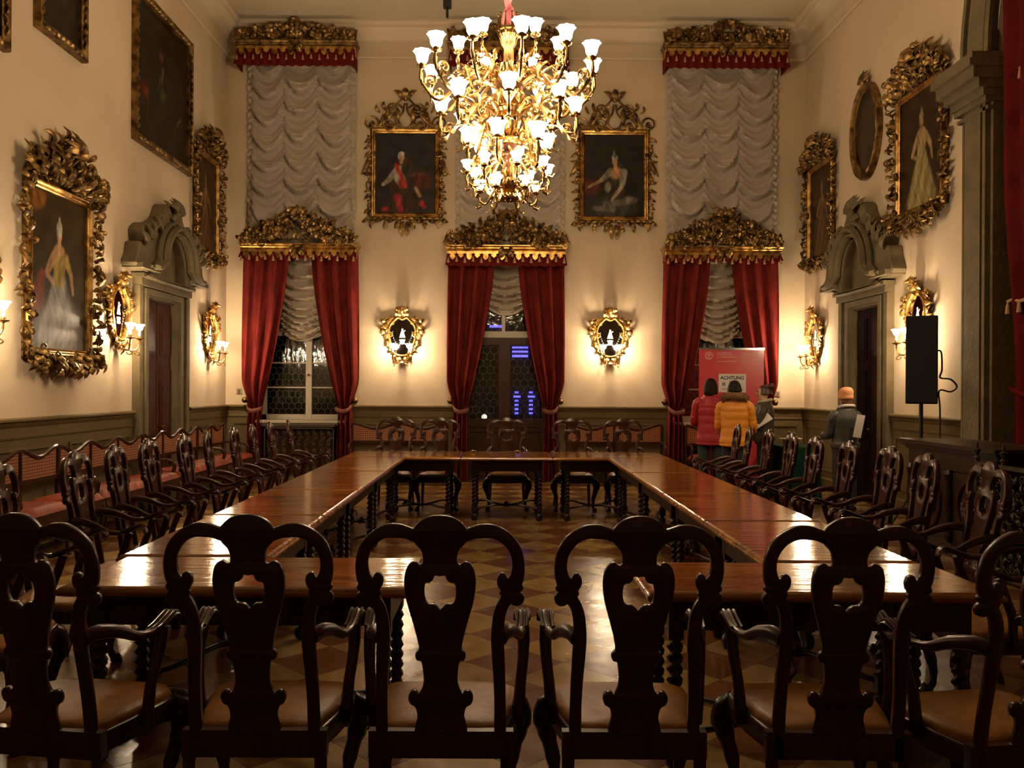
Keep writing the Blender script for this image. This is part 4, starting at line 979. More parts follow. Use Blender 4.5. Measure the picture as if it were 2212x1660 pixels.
# radiator grilles of iron scrolls under the side windows
def grille(label, cx, w_, z0, z1, loc=None, rot=0, name='scroll_grille'):
    r = thing(name, label, 'radiator cover', loc or (cx, DF, 0), rot); b = MB()
    for (x0, x1, a, c) in ((-w_ / 2, w_ / 2, z1 - .04, z1), (-w_ / 2, w_ / 2, z0, z0 + .04), (-w_ / 2, -w_ / 2 + .04, z0, z1), (w_ / 2 - .04, w_ / 2, z0, z1)): b.box(x0, x1, -.20, -.14, a, c)
    b.box(-w_ / 2, w_ / 2, -.24, 0, z1, z1 + .035); b.box(-w_ / 2, -w_ / 2 + .02, -.2, 0, z0, z1); b.box(w_ / 2 - .02, w_ / 2, -.2, 0, z0, z1); b.build('frame', M['iron'], r, smooth=0)
    b = MB(); st = .128; nx = int((w_ - .08) / st); nz = int((z1 - z0 - .08) / .15)
    for j in range(nz):
        for i in range(nx):
            x = -w_ / 2 + .04 + st * (i + .5); z = z0 + .04 + .15 * (j + .5); d = 1 if j % 2 else -1; pts = []
            for k in range(17):
                t = k / 16; a = t * 2 * PI * 1.4; rr = .048 * (1 - .8 * t); pts.append((x + d * rr * math.cos(a + 1), -.17, z + rr * math.sin(a + 1)))
            b.tube(pts, .0075, seg=5, nrm=(0, -1, 0))
            b.tube([(x - d * .03, -.17, z + .04), (x + d * .02, -.17, z + .078), (x + d * .07, -.17, z + .11)], .007, seg=5, nrm=(0, -1, 0))
    b.build('scroll_lattice', M['iron'], r); b = MB(); b.box(-w_ / 2 + .02, w_ / 2 - .02, -.05, -.03, z0, z1); b.build('back_panel', M['oak'], r, smooth=0)
    return r
grille('iron scrollwork radiator grille under the left window', WC[0], 1.24, .08, .93)
grille('iron scrollwork radiator grille under the right window, behind the banner and visitors', WC[2], 1.24, .08, .93)
# wall switches
for (lab, px, py) in (('small grey wall switch on far wall left of the left red curtain', 517, 845), ('small beige wall socket on far wall right of the right red curtain', 1679, 851)):
    x, z = far(px, py); r = thing('wall_switch', lab, 'switch', (x, DF, z)); b = MB(); b.box(-.045, .045, -.018, 0, -.045, .045); b.build('plate', M['switch'], r, smooth=0); b = MB(); b.box(-.02, .02, -.026, -.018, -.028, .028); b.build('rocker', M['stone'], r, smooth=0)
# ================================================================ carved armchairs (facing +Y, origin on the floor under the back)
def zc(p):
    x, z = (p[0] - 608) * .000528, 1.261 - .000528 * p[1]
    f = (2.93 - .11 * max(0, (z - .46) / .75) ** 1.25) / 2.82
    return x * f, 1.63 - (1.63 - z) * f
HOOP_OUT = [(608, 97), (655, 101), (700, 115), (742, 143), (772, 178), (784, 184), (815, 166), (850, 155), (905, 151), (960, 162), (1030, 200), (1090, 262), (1120, 335), (1130, 420), (1122, 490), (1112, 520), (1121, 534), (1118, 552), (1102, 566), (1118, 580), (1126, 604), (1116, 634), (1090, 650), (1060, 648), (1042, 640), (1022, 672), (1008, 720), (1001, 800), (1001, 900), (1004, 1000), (1008, 1150), (1010, 1440), (1010, 1600)]
STILE_IN = [(938, 1600), (937, 1400), (938, 1250), (933, 1100), (924, 960), (920, 850), (930, 730), (952, 650), (982, 596), (972, 576), (980, 556), (964, 530), (958, 500), (966, 468), (990, 449), (1012, 460), (1024, 482), (1044, 455), (1054, 400), (1044, 340), (1008, 283), (958, 247), (890, 234), (820, 243), (762, 270), (726, 308), (713, 350), (716, 392)]
SPLAT = [(608, 97), (655, 101), (700, 115), (742, 143), (772, 178), (786, 190), (776, 240), (762, 270), (726, 308), (713, 350), (715, 388), (735, 398), (762, 380), (800, 398), (822, 450), (828, 520), (816, 615), (792, 700), (766, 790), (746, 870), (740, 920), (757, 936), (763, 962), (752, 988), (726, 996), (716, 1050), (712, 1120), (724, 1168), (742, 1194), (762, 1178), (790, 1182), (808, 1218), (797, 1258), (772, 1274), (760, 1292), (752, 1340), (764, 1390), (774, 1450)]
HOLE = [(608, 470), (640, 466), (650, 490), (670, 508), (697, 514), (706, 560), (700, 610), (682, 638), (652, 640), (630, 652), (608, 678)]
def recline(u, v, d, amt=.11):
    k = max(0, (v - .46) / .75); return (u, d - amt * k ** 1.25 - .012 * math.sin(PI * min(1, k)), v)
def mirror_half(R): return R + [(1216 - x, y) for x, y in reversed(R[1:] if abs(R[0][0] - 608) < 1 else R)][: len(R) if abs(R[0][0] - 608) > 1 else len(R) - 1]
def make_chair():
    r = thing('carved_armchair', '', 'chair', (0, 0, 0), 0, None)
    Rr = cat([(752, 196), (776, 188)] and [zc(p) for p in [(756, 186)] + HOOP_OUT[6:]], 3, False); In = cat([zc(p) for p in STILE_IN[:-4] + [(808, 247), (764, 262), (752, 240)]], 3, False)
    half = Rr + In
    for s in (-1, 1):
        b = MB(); b.plate([(s * x, z) for x, z in half], [], -.016, .017, recline, bev=.006); b.build('back_post', M['chair'], r, smooth=50)
    S = cat([zc(p) for p in SPLAT], 3, False); out = S + [(-x, z) for x, z in reversed(S)]
    Hh = cat([zc(p) for p in HOLE], 3, False); hole = Hh + [(-x, z) for x, z in reversed(Hh)][1:-1]
    b = MB(); b.plate(out[1:], [hole], -.019, .012, recline, bev=.005); b.build('splat', M['chair'], r, smooth=50)
    # seat frame and cushion
    def seat_outline(g=0.0):
        o = [(-.215, -.0), (.215, -.0), (.275, .36), (.262, .44), (.20, .475), (-.20, .475), (-.262, .44), (-.275, .36)]
        cx, cy = 0, .23
        return cat([(cx + (x - cx) * (1 - g), cy + (y - cy) * (1 - g)) for x, y in o], 1)
    def rr(g): 
        o = [(-.205, .01), (-.10, .005), (.10, .005), (.205, .01), (.245, .18), (.272, .34), (.268, .42), (.225, .468), (.10, .478), (-.10, .478), (-.225, .468), (-.268, .42), (-.272, .34), (-.245, .18)]
        return [(x * (1 - g), .24 + (y - .24) * (1 - g)) for x, y in o]
    def ringmesh(levels):
        b = MB(); n = 14; vs = []
        for g, z in levels: vs += [(x, y, z) for x, y in rr(g)]
        fs = []
        for i in range(len(levels) - 1):
            for k in range(n): fs.append((i * n + k, i * n + (k + 1) % n, (i + 1) * n + (k + 1) % n, (i + 1) * n + k))
        fs.append(tuple(reversed(range(n)))); fs.append(tuple((len(levels) - 1) * n + k for k in range(n)))
        b.add(vs, fs); return b
    b = ringmesh([(.04, .365), (.0, .37), (0, .395), (-.015, .405), (-.015, .430), (0, .440), (.03, .445)]); b.box(-.245, .245, -.016, .02, .372, .464); b.build('seat_frame', M['chair'], r, smooth=35)
    ringmesh([(.03, .441), (.035, .457), (.07, .469), (.16, .478), (.35, .484), (.7, .487)]).build('seat', M['leather'], r, smooth=60)
    for s in (-1, 1):
        b = MB()
        pts = cat([(s * .205, -.045, .790), (s * .222, .0, .797), (s * .245, .09, .775), (s * .265, .17, .738), (s * .278, .25, .735), (s * .283, .33, .762), (s * .283, .365, .770), (s * .283, .39, .752), (s * .283, .395, .730)], 3, False)
        b.tube(pts, lambda t: lerp(.018, .033, sstep((t - .35) / .5)), lambda t: lerp(.028, .012, sstep(t * 1.6)), seg=8, nrm=(0, 0, 1))
        for k in (-1, 0, 1): b.tube([(p[0] + k * .019, p[1], p[2] + .010) for p in pts[-13:-1]], .0065, seg=5, nrm=(0, 0, 1))
        b.tube(cat([(s * .282, .30, .735), (s * .287, .285, .68), (s * .283, .26, .61), (s * .276, .24, .55), (s * .270, .235, .48), (s * .262, .235, .40)], 3, False), lambda t: .026 - .006 * math.sin(PI * t), .022, seg=8, nrm=(0, 1, 0))
        b.build('armrest', M['chair'], r, smooth=60)
        b = MB(); b.tube(cat([(s * .245, .42, .42), (s * .265, .45, .39), (s * .278, .468, .33), (s * .268, .458, .27), (s * .246, .435, .18), (s * .240, .425, .10), (s * .245, .435, .05), (s * .256, .455, .02), (s * .258, .460, .0)], 3, False), lambda t: [.034, .046, .048, .038, .029, .022, .018, .022, .034, .030][min(9, int(t * 9.99))], seg=8, nrm=(0, 1, 0)); b.build('leg', M['chair'], r, smooth=60)
        b = MB(); b.tube([(s * .222, .0, .43), (s * .224, -.008, .3), (s * .232, -.04, .12), (s * .240, -.075, .0)], [.022, .021, .019, .018], seg=4, nrm=(0, 1, 0)); b.build('leg', M['chair'], r, smooth=30)
    return r
ch = make_chair(); used = [False]
def place_chair(x, y, rot, label, group):
    if not used[0]: o = ch; used[0] = True
    else: o = copy_tree(ch)
    o.location = (x, y, 0); o.rotation_euler[2] = rot; o['label'] = label; o['group'] = group
    return o
G1 = 'armchairs in the front row, seen from behind'
near = [(-1.57, 2.93, -.14, 'dark carved armchair at the left end of the front row, cut by the photo edge'), (-.828, 2.93, 0, 'second dark armchair from the left in the front row, before the left table end'), (-.197, 2.93, 0, 'dark armchair in the front row just left of the gap between the near tables'),
        (.458, 2.93, 0, 'dark armchair in the front row just right of the gap between the near tables'), (1.150, 2.93, -.02, 'second dark armchair from the right in the front row, before the right near table'), (1.775, 2.86, .16, 'dark armchair at the right end of the front row, cut by the photo edge')]
for x, y, a, l in near: place_chair(x, y, a, l, G1)
rj = random.Random(8)
ords = ['nearest', 'second nearest', 'third', 'fourth', 'fifth', 'sixth', 'seventh', 'eighth', 'ninth', 'tenth', 'farthest']
for i, (y, dx) in enumerate([(3.98, 0), (4.72, -.02), (5.45, .04), (6.10, 0), (6.77, -.04), (7.42, 0), (8.06, -.02), (8.80, 0), (9.40, .02), (10.05, .04), (10.75, .08)]):
    a = -PI / 2 + math.radians(rj.uniform(8, 13)); q = ords[i] + (' from the camera' if 1 < i < 10 else '')
    place_chair(-2.62 + dx, y, a, f'dark armchair in the row left of the tables, {q}', 'armchairs in the row left of the tables')
for i, (y, dx) in enumerate([(4.30, .02), (5.02, .06), (5.68, .02), (6.34, .08), (6.99, .04), (7.62, .0), (8.24, .0), (8.86, -.03), (9.48, -.05), (10.12, .0)]):
    a = PI / 2 - math.radians(rj.uniform(7, 12)); q = ords[i if i < 9 else 10] + (' from the camera' if 1 < i < 9 else '')
    place_chair(2.68 + dx, y, a, f'dark armchair in the row right of the tables, {q}', 'armchairs in the row right of the tables')
for px, l in ((855, 'leftmost of the five armchairs behind the far table'), (950, 'second from left of the five armchairs behind the far table'), (1096, 'middle armchair behind the far table, in front of the balcony door'), (1237, 'second from right of the five armchairs behind the far table'), (1348, 'rightmost of the five armchairs behind the far table')):
    o = place_chair((px - 1082) * 11.75 / F, 11.75, PI, l, 'armchairs behind the far table')

# ================================================================ conference tables
def make_table(name_label, x0, x1, y0, y1, legs_x=None, legs_y=None, group='conference tables in a square'):
    cx, cy = (x0 + x1) / 2, (y0 + y1) / 2; hw, hd = (x1 - x0) / 2, (y1 - y0) / 2; g = .0025
    r = thing('conference_table', name_label, 'table', (cx, cy, 0), 0, group)
    b = MB(); lv = [(.022, .735), (.006, .742), (.0, .752), (.0, .760), (.006, .768), (.014, .774), (.030, .78)]
    vs = []; fs = []
    for ins, z in lv:
        a, c = hw - g - ins, hd - g - ins; vs += [(-a, -c, z), (a, -c, z), (a, c, z), (-a, c, z)]
    for i in range(len(lv) - 1):
        for k in range(4): fs.append((i * 4 + k, i * 4 + (k + 1) % 4, (i + 1) * 4 + (k + 1) % 4, (i + 1) * 4 + k))
    fs.append((3, 2, 1, 0)); q = (len(lv) - 1) * 4; fs.append((q, q + 1, q + 2, q + 3)); b.add(vs, fs); b.build('tabletop', M['table'], r, smooth=20)
    lx = legs_x or (x0 + .14, x1 - .14); ly = legs_y or (y0 + .12, y1 - .12)
    ax0, ax1, ay0, ay1 = lx[0] - cx, lx[1] - cx, ly[0] - cy, ly[1] - cy
    b = MB(); b.box(ax0 - .03, ax1 + .03, ay0 - .03, ay0 - .005, .60, .737); b.box(ax0 - .03, ax1 + .03, ay1 + .005, ay1 + .03, .60, .737); b.box(ax0 - .03, ax0 - .005, ay0, ay1, .60, .737); b.box(ax1 + .005, ax1 + .03, ay0, ay1, .60, .737); b.box(ax0, ax1, ay0, ay1, .60, .615); b.build('apron', M['table_dark'], r, smooth=0)
    base = None
    for x in (ax0, ax1):
        for y in (ay0, ay1):
            if base is None:
                b = MB(); n = 58; vs = []; fs = []; sg = 10
                for i in range(n + 1):
                    z = .19 + .37 * i / n
                    for k in range(sg):
                        a = 2 * PI * k / sg; rr = .028 * (1 + .28 * math.cos(2 * (a - z * 66))); vs.append((rr * math.cos(a), rr * math.sin(a), z))
                for i in range(n):
                    for k in range(sg): fs.append((i * sg + k, i * sg + (k + 1) % sg, (i + 1) * sg + (k + 1) % sg, (i + 1) * sg + k))
                b.add(vs, fs); b.box(-.032, .032, -.032, .032, .56, .735); b.box(-.033, .033, -.033, .033, .11, .185); b.lathe([(.02, 0), (.036, .015), (.042, .045), (.036, .075), (.018, .09), (.026, .11)], 12)
                base = b.build('leg', M['table_dark'], r, smooth=60); o = base
            else: o = base.copy(); C.objects.link(o); o.parent = r
            o.location = (x, y, 0)
    b = MB()
    for (xa, ya, xb, yb) in ((ax0, ay0, ax1, ay1), (ax0, ay1, ax1, ay0)):
        mx_, my_ = (xa + xb) / 2, (ya + yb) / 2
        b.tube(cat([(xa, ya, .15), (lerp(xa, mx_, .35), lerp(ya, my_, .2), .16), (lerp(xa, mx_, .7), lerp(ya, my_, .85), .15), (mx_, my_, .14), (lerp(xb, mx_, .7), lerp(yb, my_, .85), .15), (lerp(xb, mx_, .35), lerp(yb, my_, .2), .16), (xb, yb, .15)], 3, False), .018, .014, seg=6)
    b.lathe([(.03, .12), (.04, .14), (.03, .165), (.012, .19)], 10); b.build('stretcher', M['table_dark'], r, smooth=60)
    return r
XO, XI, XI2, XO2 = -1.92, -1.14, 1.29, 2.07
ys = [y * 1.15 for y in (3.74, 4.93, 6.13, 7.50, 9.03)]
nm = ['nearest', 'second', 'third', 'farthest']
for i in range(4):
    make_table(f'polished burl table, {nm[i]} of the four in the left arm of the square', XO, XI, ys[i], ys[i + 1])
    yr = [y * 1.15 for y in (3.68, 4.80, 6.05, 7.50, 9.03)]
    make_table(f'polished burl table, {nm[i]} of the four in the right arm of the square', XI2, XO2, yr[i], yr[i + 1])
make_table('polished wooden table across the near left corner of the square', -1.87, -.36, 3.61, 4.295)
make_table('polished wooden table across the near right corner of the square', .61, 2.11, 3.57, 4.225)
yf = (9.03 * 1.15, 9.85 * 1.15)
k1 = (9.15 * 1.15) / F
make_table('left one of the three tables along the far side of the square', XO, -.48, yf[0], yf[1], ((841 - 1082) * k1, (969 - 1082) * k1))
make_table('middle one of the three tables along the far side, before the balcony door', -.48, .63, yf[0], yf[1], ((1026 - 1082) * k1, (1166 - 1082) * k1))
make_table('right one of the three tables along the far side of the square', .63, XO2, yf[0], yf[1], ((1226 - 1082) * k1, (1350 - 1082) * k1))
for (px, l) in ((1022, 'tiny silver dish on the far table, left of centre'), (1118, 'tiny silver dish on the far table, in front of the middle armchair')):
    Y = 11.15; r = thing('silver_dish', l, 'dish', ((px - 1082) * Y / F, Y, .78)); b = MB(); b.lathe([(.02, .0), (.022, .006), (.045, .02), (.047, .024), (.03, .014), (.0, .01)], 16); b.build('bowl', M['silver'], r); b = MB(); b.ball((0, 0, .022), .012, 8, 6); b.build('knob', M['silver'], r)

# ================================================================ cane settees along the walls
def make_settee(label, loc, rot, L, group):
    """back along x, facing -Y, origin in the middle at floor, back against y=0"""
    r = thing('cane_settee', label, 'settee', loc, rot, group); n = max(2, round(L / .70)); h = L / 2
    def top(x): return .945 + .045 * math.cos(2 * PI * (x + h) / (L / n))
    xs = [-h + L * i / (n * 12) for i in range(n * 12 + 1)]
    b = MB(); b.tube([(x, -.10, top(x)) for x in xs], .024, .020, seg=6, nrm=(0, -1, 0)); b.box(-h, h, -.12, -.085, .66, .70)
    for i in range(n + 1): x = -h + L * i / n; b.tube([(x, -.10, .0 if i in (0, n) else .40), (x, -.10, .99)], .022, seg=6)
    b.build('back_frame', M['chair'], r)
    b = MB(); vs = [(x, -.10, .69) for x in xs] + [(x, -.10, top(x)) for x in xs] + [(x, -.09, .69) for x in xs] + [(x, -.09, top(x)) for x in xs]; m = len(xs)
    b.add(vs, [(i, i + 1, m + i + 1, m + i) for i in range(m - 1)] + [(2 * m + i + 1, 2 * m + i, 3 * m + i, 3 * m + i + 1) for i in range(m - 1)]); b.build('cane_panel', M['cane'], r, smooth=0)
    b = MB(); b.box(-h, h, -.60, -.11, .40, .45); b.box(-h, h, -.605, -.58, .34, .45); b.build('seat_frame', M['chair'], r, smooth=0)
    b = MB(); 
    for i in range(n):
        x0, x1 = -h + L * i / n + .01, -h + L * (i + 1) / n - .01
        def cu(u, v, x0=x0, x1=x1): return (lerp(x0, x1, u), lerp(-.615, -.13, v), .452 + .075 * (max(0, 1 - abs(2 * u - 1) ** 6) * max(0, 1 - abs(2 * v - 1) ** 6)) ** .4)
        b.grid(cu, 12, 10)
    b.build('seat_cushion', M['settee_red'], r, smooth=70)
    for x in [-h + .03, h - .03] + [-h + L * i / n for i in range(1, n)]:
        b = MB(); b.tube(cat([(x, -.57, .42), (x, -.60, .33), (x, -.575, .18), (x, -.56, .08), (x, -.585, .0)], 3, False), [.03, .036, .032, .026, .02, .018, .016, .02, .026], seg=8); b.build('leg', M['chair'], r)
    for s in (-1, 1):
        b = MB(); b.tube(cat([(s * (h - .01), -.10, .70), (s * (h - .01), -.3, .68), (s * (h - .01), -.47, .66), (s * (h - .01), -.52, .60), (s * (h - .01), -.48, .43)], 3, False), .018, seg=7); b.build('armrest', M['chair'], r)
    return r
GS = 'cane settees against the left wall'
for y0, y1, l in ((6.87, 8.97, 'nearest'), (8.99, 11.08, 'second'), (11.10, 13.08, 'third')):
    make_settee(f'cane-backed settee with orange-red seat against the left wall, {l} from the camera', (XL + .06, (y0 + y1) / 2, 0), PI / 2, y1 - y0, GS)
make_settee('cane-backed settee against the left wall at the far corner, partly under the left curtain', (XL + .06, 13.72, 0), PI / 2, 1.22, GS)
make_settee('cane-backed settee on the far wall between the left window and the balcony door', (far(866, 0)[0], DF - .06, 0), 0, 1.62, 'cane settees on the far wall')
make_settee('cane-backed settee on the far wall between the balcony door and the right window', (far(1325, 0)[0], DF - .06, 0), 0, 1.62, 'cane settees on the far wall')
make_settee('cane-backed settee under the right window, behind the banner and the visitors', (far(1552, 0)[0], DF - .34, 0), 0, 1.30, 'cane settees on the far wall')

# ================================================================ chandelier
CY = 8.62; CX = (1095 - 1082) * CY / F
cr = thing('chandelier', 'huge gilded many-armed chandelier with glowing glass tulip shades', 'chandelier', (CX, CY, 0))
b = MB(); b.lathe([(.005, 3.47), (.02, 3.48), (.03, 3.50), (.015, 3.52), (.05, 3.55), (.10, 3.60), (.13, 3.66), (.09, 3.70), (.05, 3.73), (.08, 3.77), (.05, 3.81), (.03, 3.84), (.045, 3.88)], 20, fl=lambda a, t: 1 + .06 * math.cos(10 * a)); b.lathe([(.10, 4.02), (.15, 4.05), (.17, 4.09), (.12, 4.13), (.08, 4.17), (.11, 4.24), (.13, 4.32), (.09, 4.38), (.14, 4.46), (.17, 4.53), (.12, 4.60), (.07, 4.66), (.10, 4.72), (.14, 4.78), (.12, 4.82), (.05, 4.87), (.045, 5.02), (.07, 5.05), (.08, 5.10), (.10, 5.14), (.07, 5.17), (.055, 5.22)], 24, fl=lambda a, t: 1 + .07 * math.cos(12 * a)); b.build('gilded_stem', M['brass'], cr)
b = MB(); b.lathe([(.03, 3.84), (.06, 3.87), (.08, 3.92), (.065, 3.97), (.04, 3.99), (.10, 4.015), (.13, 4.03), (.10, 4.045)], 20); b.build('bronze_baluster', M['bronze'], cr)
b = MB(); b.lathe([(.10, 4.60), (.16, 4.63), (.15, 4.66), (.08, 4.68)], 20); b.build('bronze_collar', M['bronze'], cr)
b = MB()
for k in range(10):
    a = 2 * PI * k / 10; c, s_ = math.cos(a), math.sin(a)
    b.tube([(c * .08, s_ * .08, 5.12), (c * .12, s_ * .12, 5.20), (c * .105, s_ * .105, 5.28), (c * .10, s_ * .10, 5.34)], lambda t: .016 * (1.2 - t), seg=5); b.ball((c * .10, s_ * .10, 5.345), .012, 6, 4)
b.lathe([(.11, 5.17), (.118, 5.18), (.118, 5.20), (.11, 5.21)], 20, cap=False); b.lathe([(.118, 5.21), (.11, 5.17)], 20, cap=False); b.build('crown', M['brass'], cr)
b = MB(); b.lathe([(.05, 5.2), (.075, 5.28), (.06, 5.36), (.045, 5.40)], 16)
n = 90; b.tube([(.012 * math.cos(i * .9), .012 * math.sin(i * .9), 5.38 + (CEIL - 5.38) * i / n) for i in range(n + 1)], lambda t: .036 + .006 * math.sin(t * 160), seg=8); b.build('velvet_cord', M['cord'], cr)
b = MB(); b.lathe([(.03, CEIL - .10), (.10, CEIL - .06), (.14, CEIL - .01), (.14, CEIL)], 20); b.build('ceiling_rose', M['brass'], cr)
def lamp_shade(mb, x, y, z, s):
    mb.lathe([(.020 * s, 0), (.040 * s, .010 * s), (.055 * s, .035 * s), (.060 * s, .075 * s), (.066 * s, .10 * s), (.088 * s, .125 * s), (.084 * s, .128 * s), (.060 * s, .10 * s), (.052 * s, .06 * s), (.03 * s, .02 * s)], 16, (x, y, z), fl=lambda a, t: 1 + (.07 * math.cos(8 * a) if .35 < t < .8 else 0), cap=True)
def arm(a, r0, z0, r1, z1, s, style):
    c, sn = math.cos(a), math.sin(a); P = lambda r, z, d=0: (c * r - sn * d, sn * r + c * d, z); b = MB()
    if style == 0:
        pts = [P(r0, z0), P(lerp(r0, r1, .25), z0 + .10 * s), P(lerp(r0, r1, .5), z0 + .02), P(lerp(r0, r1, .78), min(z0, z1) - .16 * s), P(r1 - .0, z1 - .17 * s), P(r1 + .015, z1 - .06), P(r1, z1 - .02)]
    else:
        pts = [P(r0, z0), P(lerp(r0, r1, .3), z0 - .07 * s), P(lerp(r0, r1, .7), z1 - .19 * s), P(r1 + .01, z1 - .12 * s), P(r1, z1 - .02)]
    b.tube(cat(pts, 4, False), lambda t: .019 * s * (1.1 - .4 * t), seg=6)
    # C scrolls and acanthus leaves along the arm
    def sc(cr_, cz_, R, tn, st, d):
        q = []
        for i in range(15):
            t = i / 14; rr = R * (1 - .75 * t); an = st + d * tn * 2 * PI * t; q.append(P(cr_ + rr * math.cos(an), cz_ + rr * math.sin(an)))
        b.tube(q, lambda t: .015 * s * (1.1 - .5 * t), seg=5); b.ball(q[-1], .02 * s, 6, 4)
    mz = min(z0, z1); 
    sc(lerp(r0, r1, .38), z0 - .05 * s, .095 * s, 1.2, PI / 2, -1)
    if style == 0: sc(r1 - .09 * s, z1 - .15 * s, .065 * s, 1.2, -.5, 1)
    for (rr, zz, l, k) in ((lerp(r0, r1, .5), z0 - .02 * s, .13, 1), (lerp(r0, r1, .85), z1 - .18 * s, .10, -1)):
        for d in (-1, 1): b.tube([P(rr, zz), P(rr + .3 * l * s, zz + k * .5 * l * s, d * .3 * l * s), P(rr + .8 * l * s, zz + k * .7 * l * s, d * .55 * l * s), P(rr + l * s, zz + k * .4 * l * s, d * .6 * l * s)], [.012 * s, .028 * s, .020 * s, .004], .007 * s, seg=5)
    x, y, z = P(r1, z1); b.lathe([(.012 * s, -.03), (.05 * s, -.015), (.055 * s, 0), (.03 * s, .008), (.03 * s, .02), (.04 * s, .03)], 12, (x, y, z)); b.lathe([(.003, -.16 * s), (.016 * s, -.13 * s), (.020 * s, -.10 * s), (.008 * s, -.07 * s), (.01, -.02)], 8, (x, y, z - .05 * s))
    ar = b.build('lamp_arm', M['brass'], cr, smooth=50)
    b = MB(); lamp_shade(b, x, y, z + .015, s); b.build('glass_shade', M['shade_big'], ar, smooth=60)
tiers = [(12, .10, 4.62, .86, 4.80, 1.0, .13, 0), (6, .08, 4.80, .50, 4.98, .9, .0, 1), (8, .14, 4.36, .67, 4.36, 1.05, PI / 2, 0), (6, .12, 4.15, .40, 4.02, 1.1, .26, 0), (8, .05, 3.90, .41, 3.76, .72, .2, 1), (6, .09, 3.62, .28, 3.58, .68, .1, 1)]
for n, r0, z0, r1, z1, s, off, st in tiers:
    for k in range(n): arm(2 * PI * k / n + off + PI / 2 * 0, r0, z0, r1, z1, s, st)
for (r0, z0, r1, z1, r2, z2) in ((.10, 4.10, .22, 4.16, .24, 4.26), (.08, 3.66, .16, 3.62, .20, 3.68), (.12, 4.42, .22, 4.46, .26, 4.40), (.12, 4.74, .20, 4.80, .22, 4.72), (.05, 3.55, .10, 3.50, .14, 3.52)):
    b = MB(); b.lathe([(r0 - .02, z0 - .01), (r0 + .02, z0 - .01), (r0 + .02, z0 + .01), (r0 - .02, z0 + .01)], 20)
    for k in range(16):
        a = 2 * PI * k / 16; b.tube([(r * math.cos(a), r * math.sin(a), z) for r, z in ((r0, z0), (r1, z1), (r2, z2))], [.02, .03, .006], .008, seg=5)
    b.build('acanthus_collar', M['brass'], cr, smooth=50)
# hanging black fixture near the ceiling
r = thing('ceiling_fixture', 'small black box on a thin pole hanging from the ceiling left of the chandelier', 'fixture', ((962 - 1082) * 12.9 / F, 12.9, 0))
b = MB(); b.box(-.06, .06, -.06, .06, 7.30, 7.52); b.build('box', M['black'], r, smooth=0); b = MB(); b.tube([(0, 0, 7.15), (0, 0, CEIL)], .02, seg=8); b.build('pole', M['black'], r)

# ================================================================ right side: loudspeaker, cabinet, grille, banner, table
r = thing('loudspeaker', 'tall black column loudspeaker on a pole stand before the right wall', 'loudspeaker', (4.80, 9.85, 1.46), -.42)
b = MB(); b.plate([(-.165, -.12), (.165, -.12), (.11, .13), (-.11, .13)], [], 0, 1.0, lambda u, v, d: (u, v, d), bev=.012); b.build('cabinet', M['black'], r, smooth=30)
b = MB(); b.box(-.155, .155, -.130, -.118, .02, .98); b.build('grille', M['black_grille'], r, smooth=0)
b = MB(); b.box(.14, .165, -.05, .05, .55, .62); b.build('connector_plate', M['black'], r, smooth=0)
r = thing('speaker_stand', 'black pole stand holding up the tall loudspeaker', 'stand', (4.80, 9.85, 0))
b = MB(); b.tube([(0, 0, .30), (0, 0, 1.46)], .022, seg=12); b.build('pole', M['black'], r); b = MB(); b.lathe([(.04, .55), (.045, .57), (.045, .63), (.04, .65)], 12); b.build('collar', M['black'], r)
for k in range(3):
    a = 2 * PI * k / 3 + .4; b = MB(); b.tube([(0, 0, .60), (.33 * math.cos(a), .33 * math.sin(a), .02)], .013, seg=8); b.tube([(0, 0, .32), (.17 * math.cos(a), .17 * math.sin(a), .30)], .009, seg=6); b.build('leg', M['black'], r)
b = MB(); cp = cat([(4.93, 9.78, 2.06), (4.99, 9.78, 2.05), (5.0, 9.78, 1.85), (4.98, 9.78, 1.76), (5.10, 9.78, 1.74), (5.17, 9.78, 1.66), (5.10, 9.78, 1.60), (4.97, 9.78, 1.61), (4.99, 9.80, 1.4), (4.99, 9.80, .9), (4.99, 9.82, .3), (4.97, 9.86, .02)], 5, False); b.tube(cp, .010, seg=6); tag(b.build('speaker_cable', M['black']), 'black cable looping from the loudspeaker down to the floor', 'cable')
r = thing('sideboard', 'carved dark wooden sideboard against the right wall under the loudspeaker', 'sideboard', (4.72, 8.42, 0), -PI / 2)
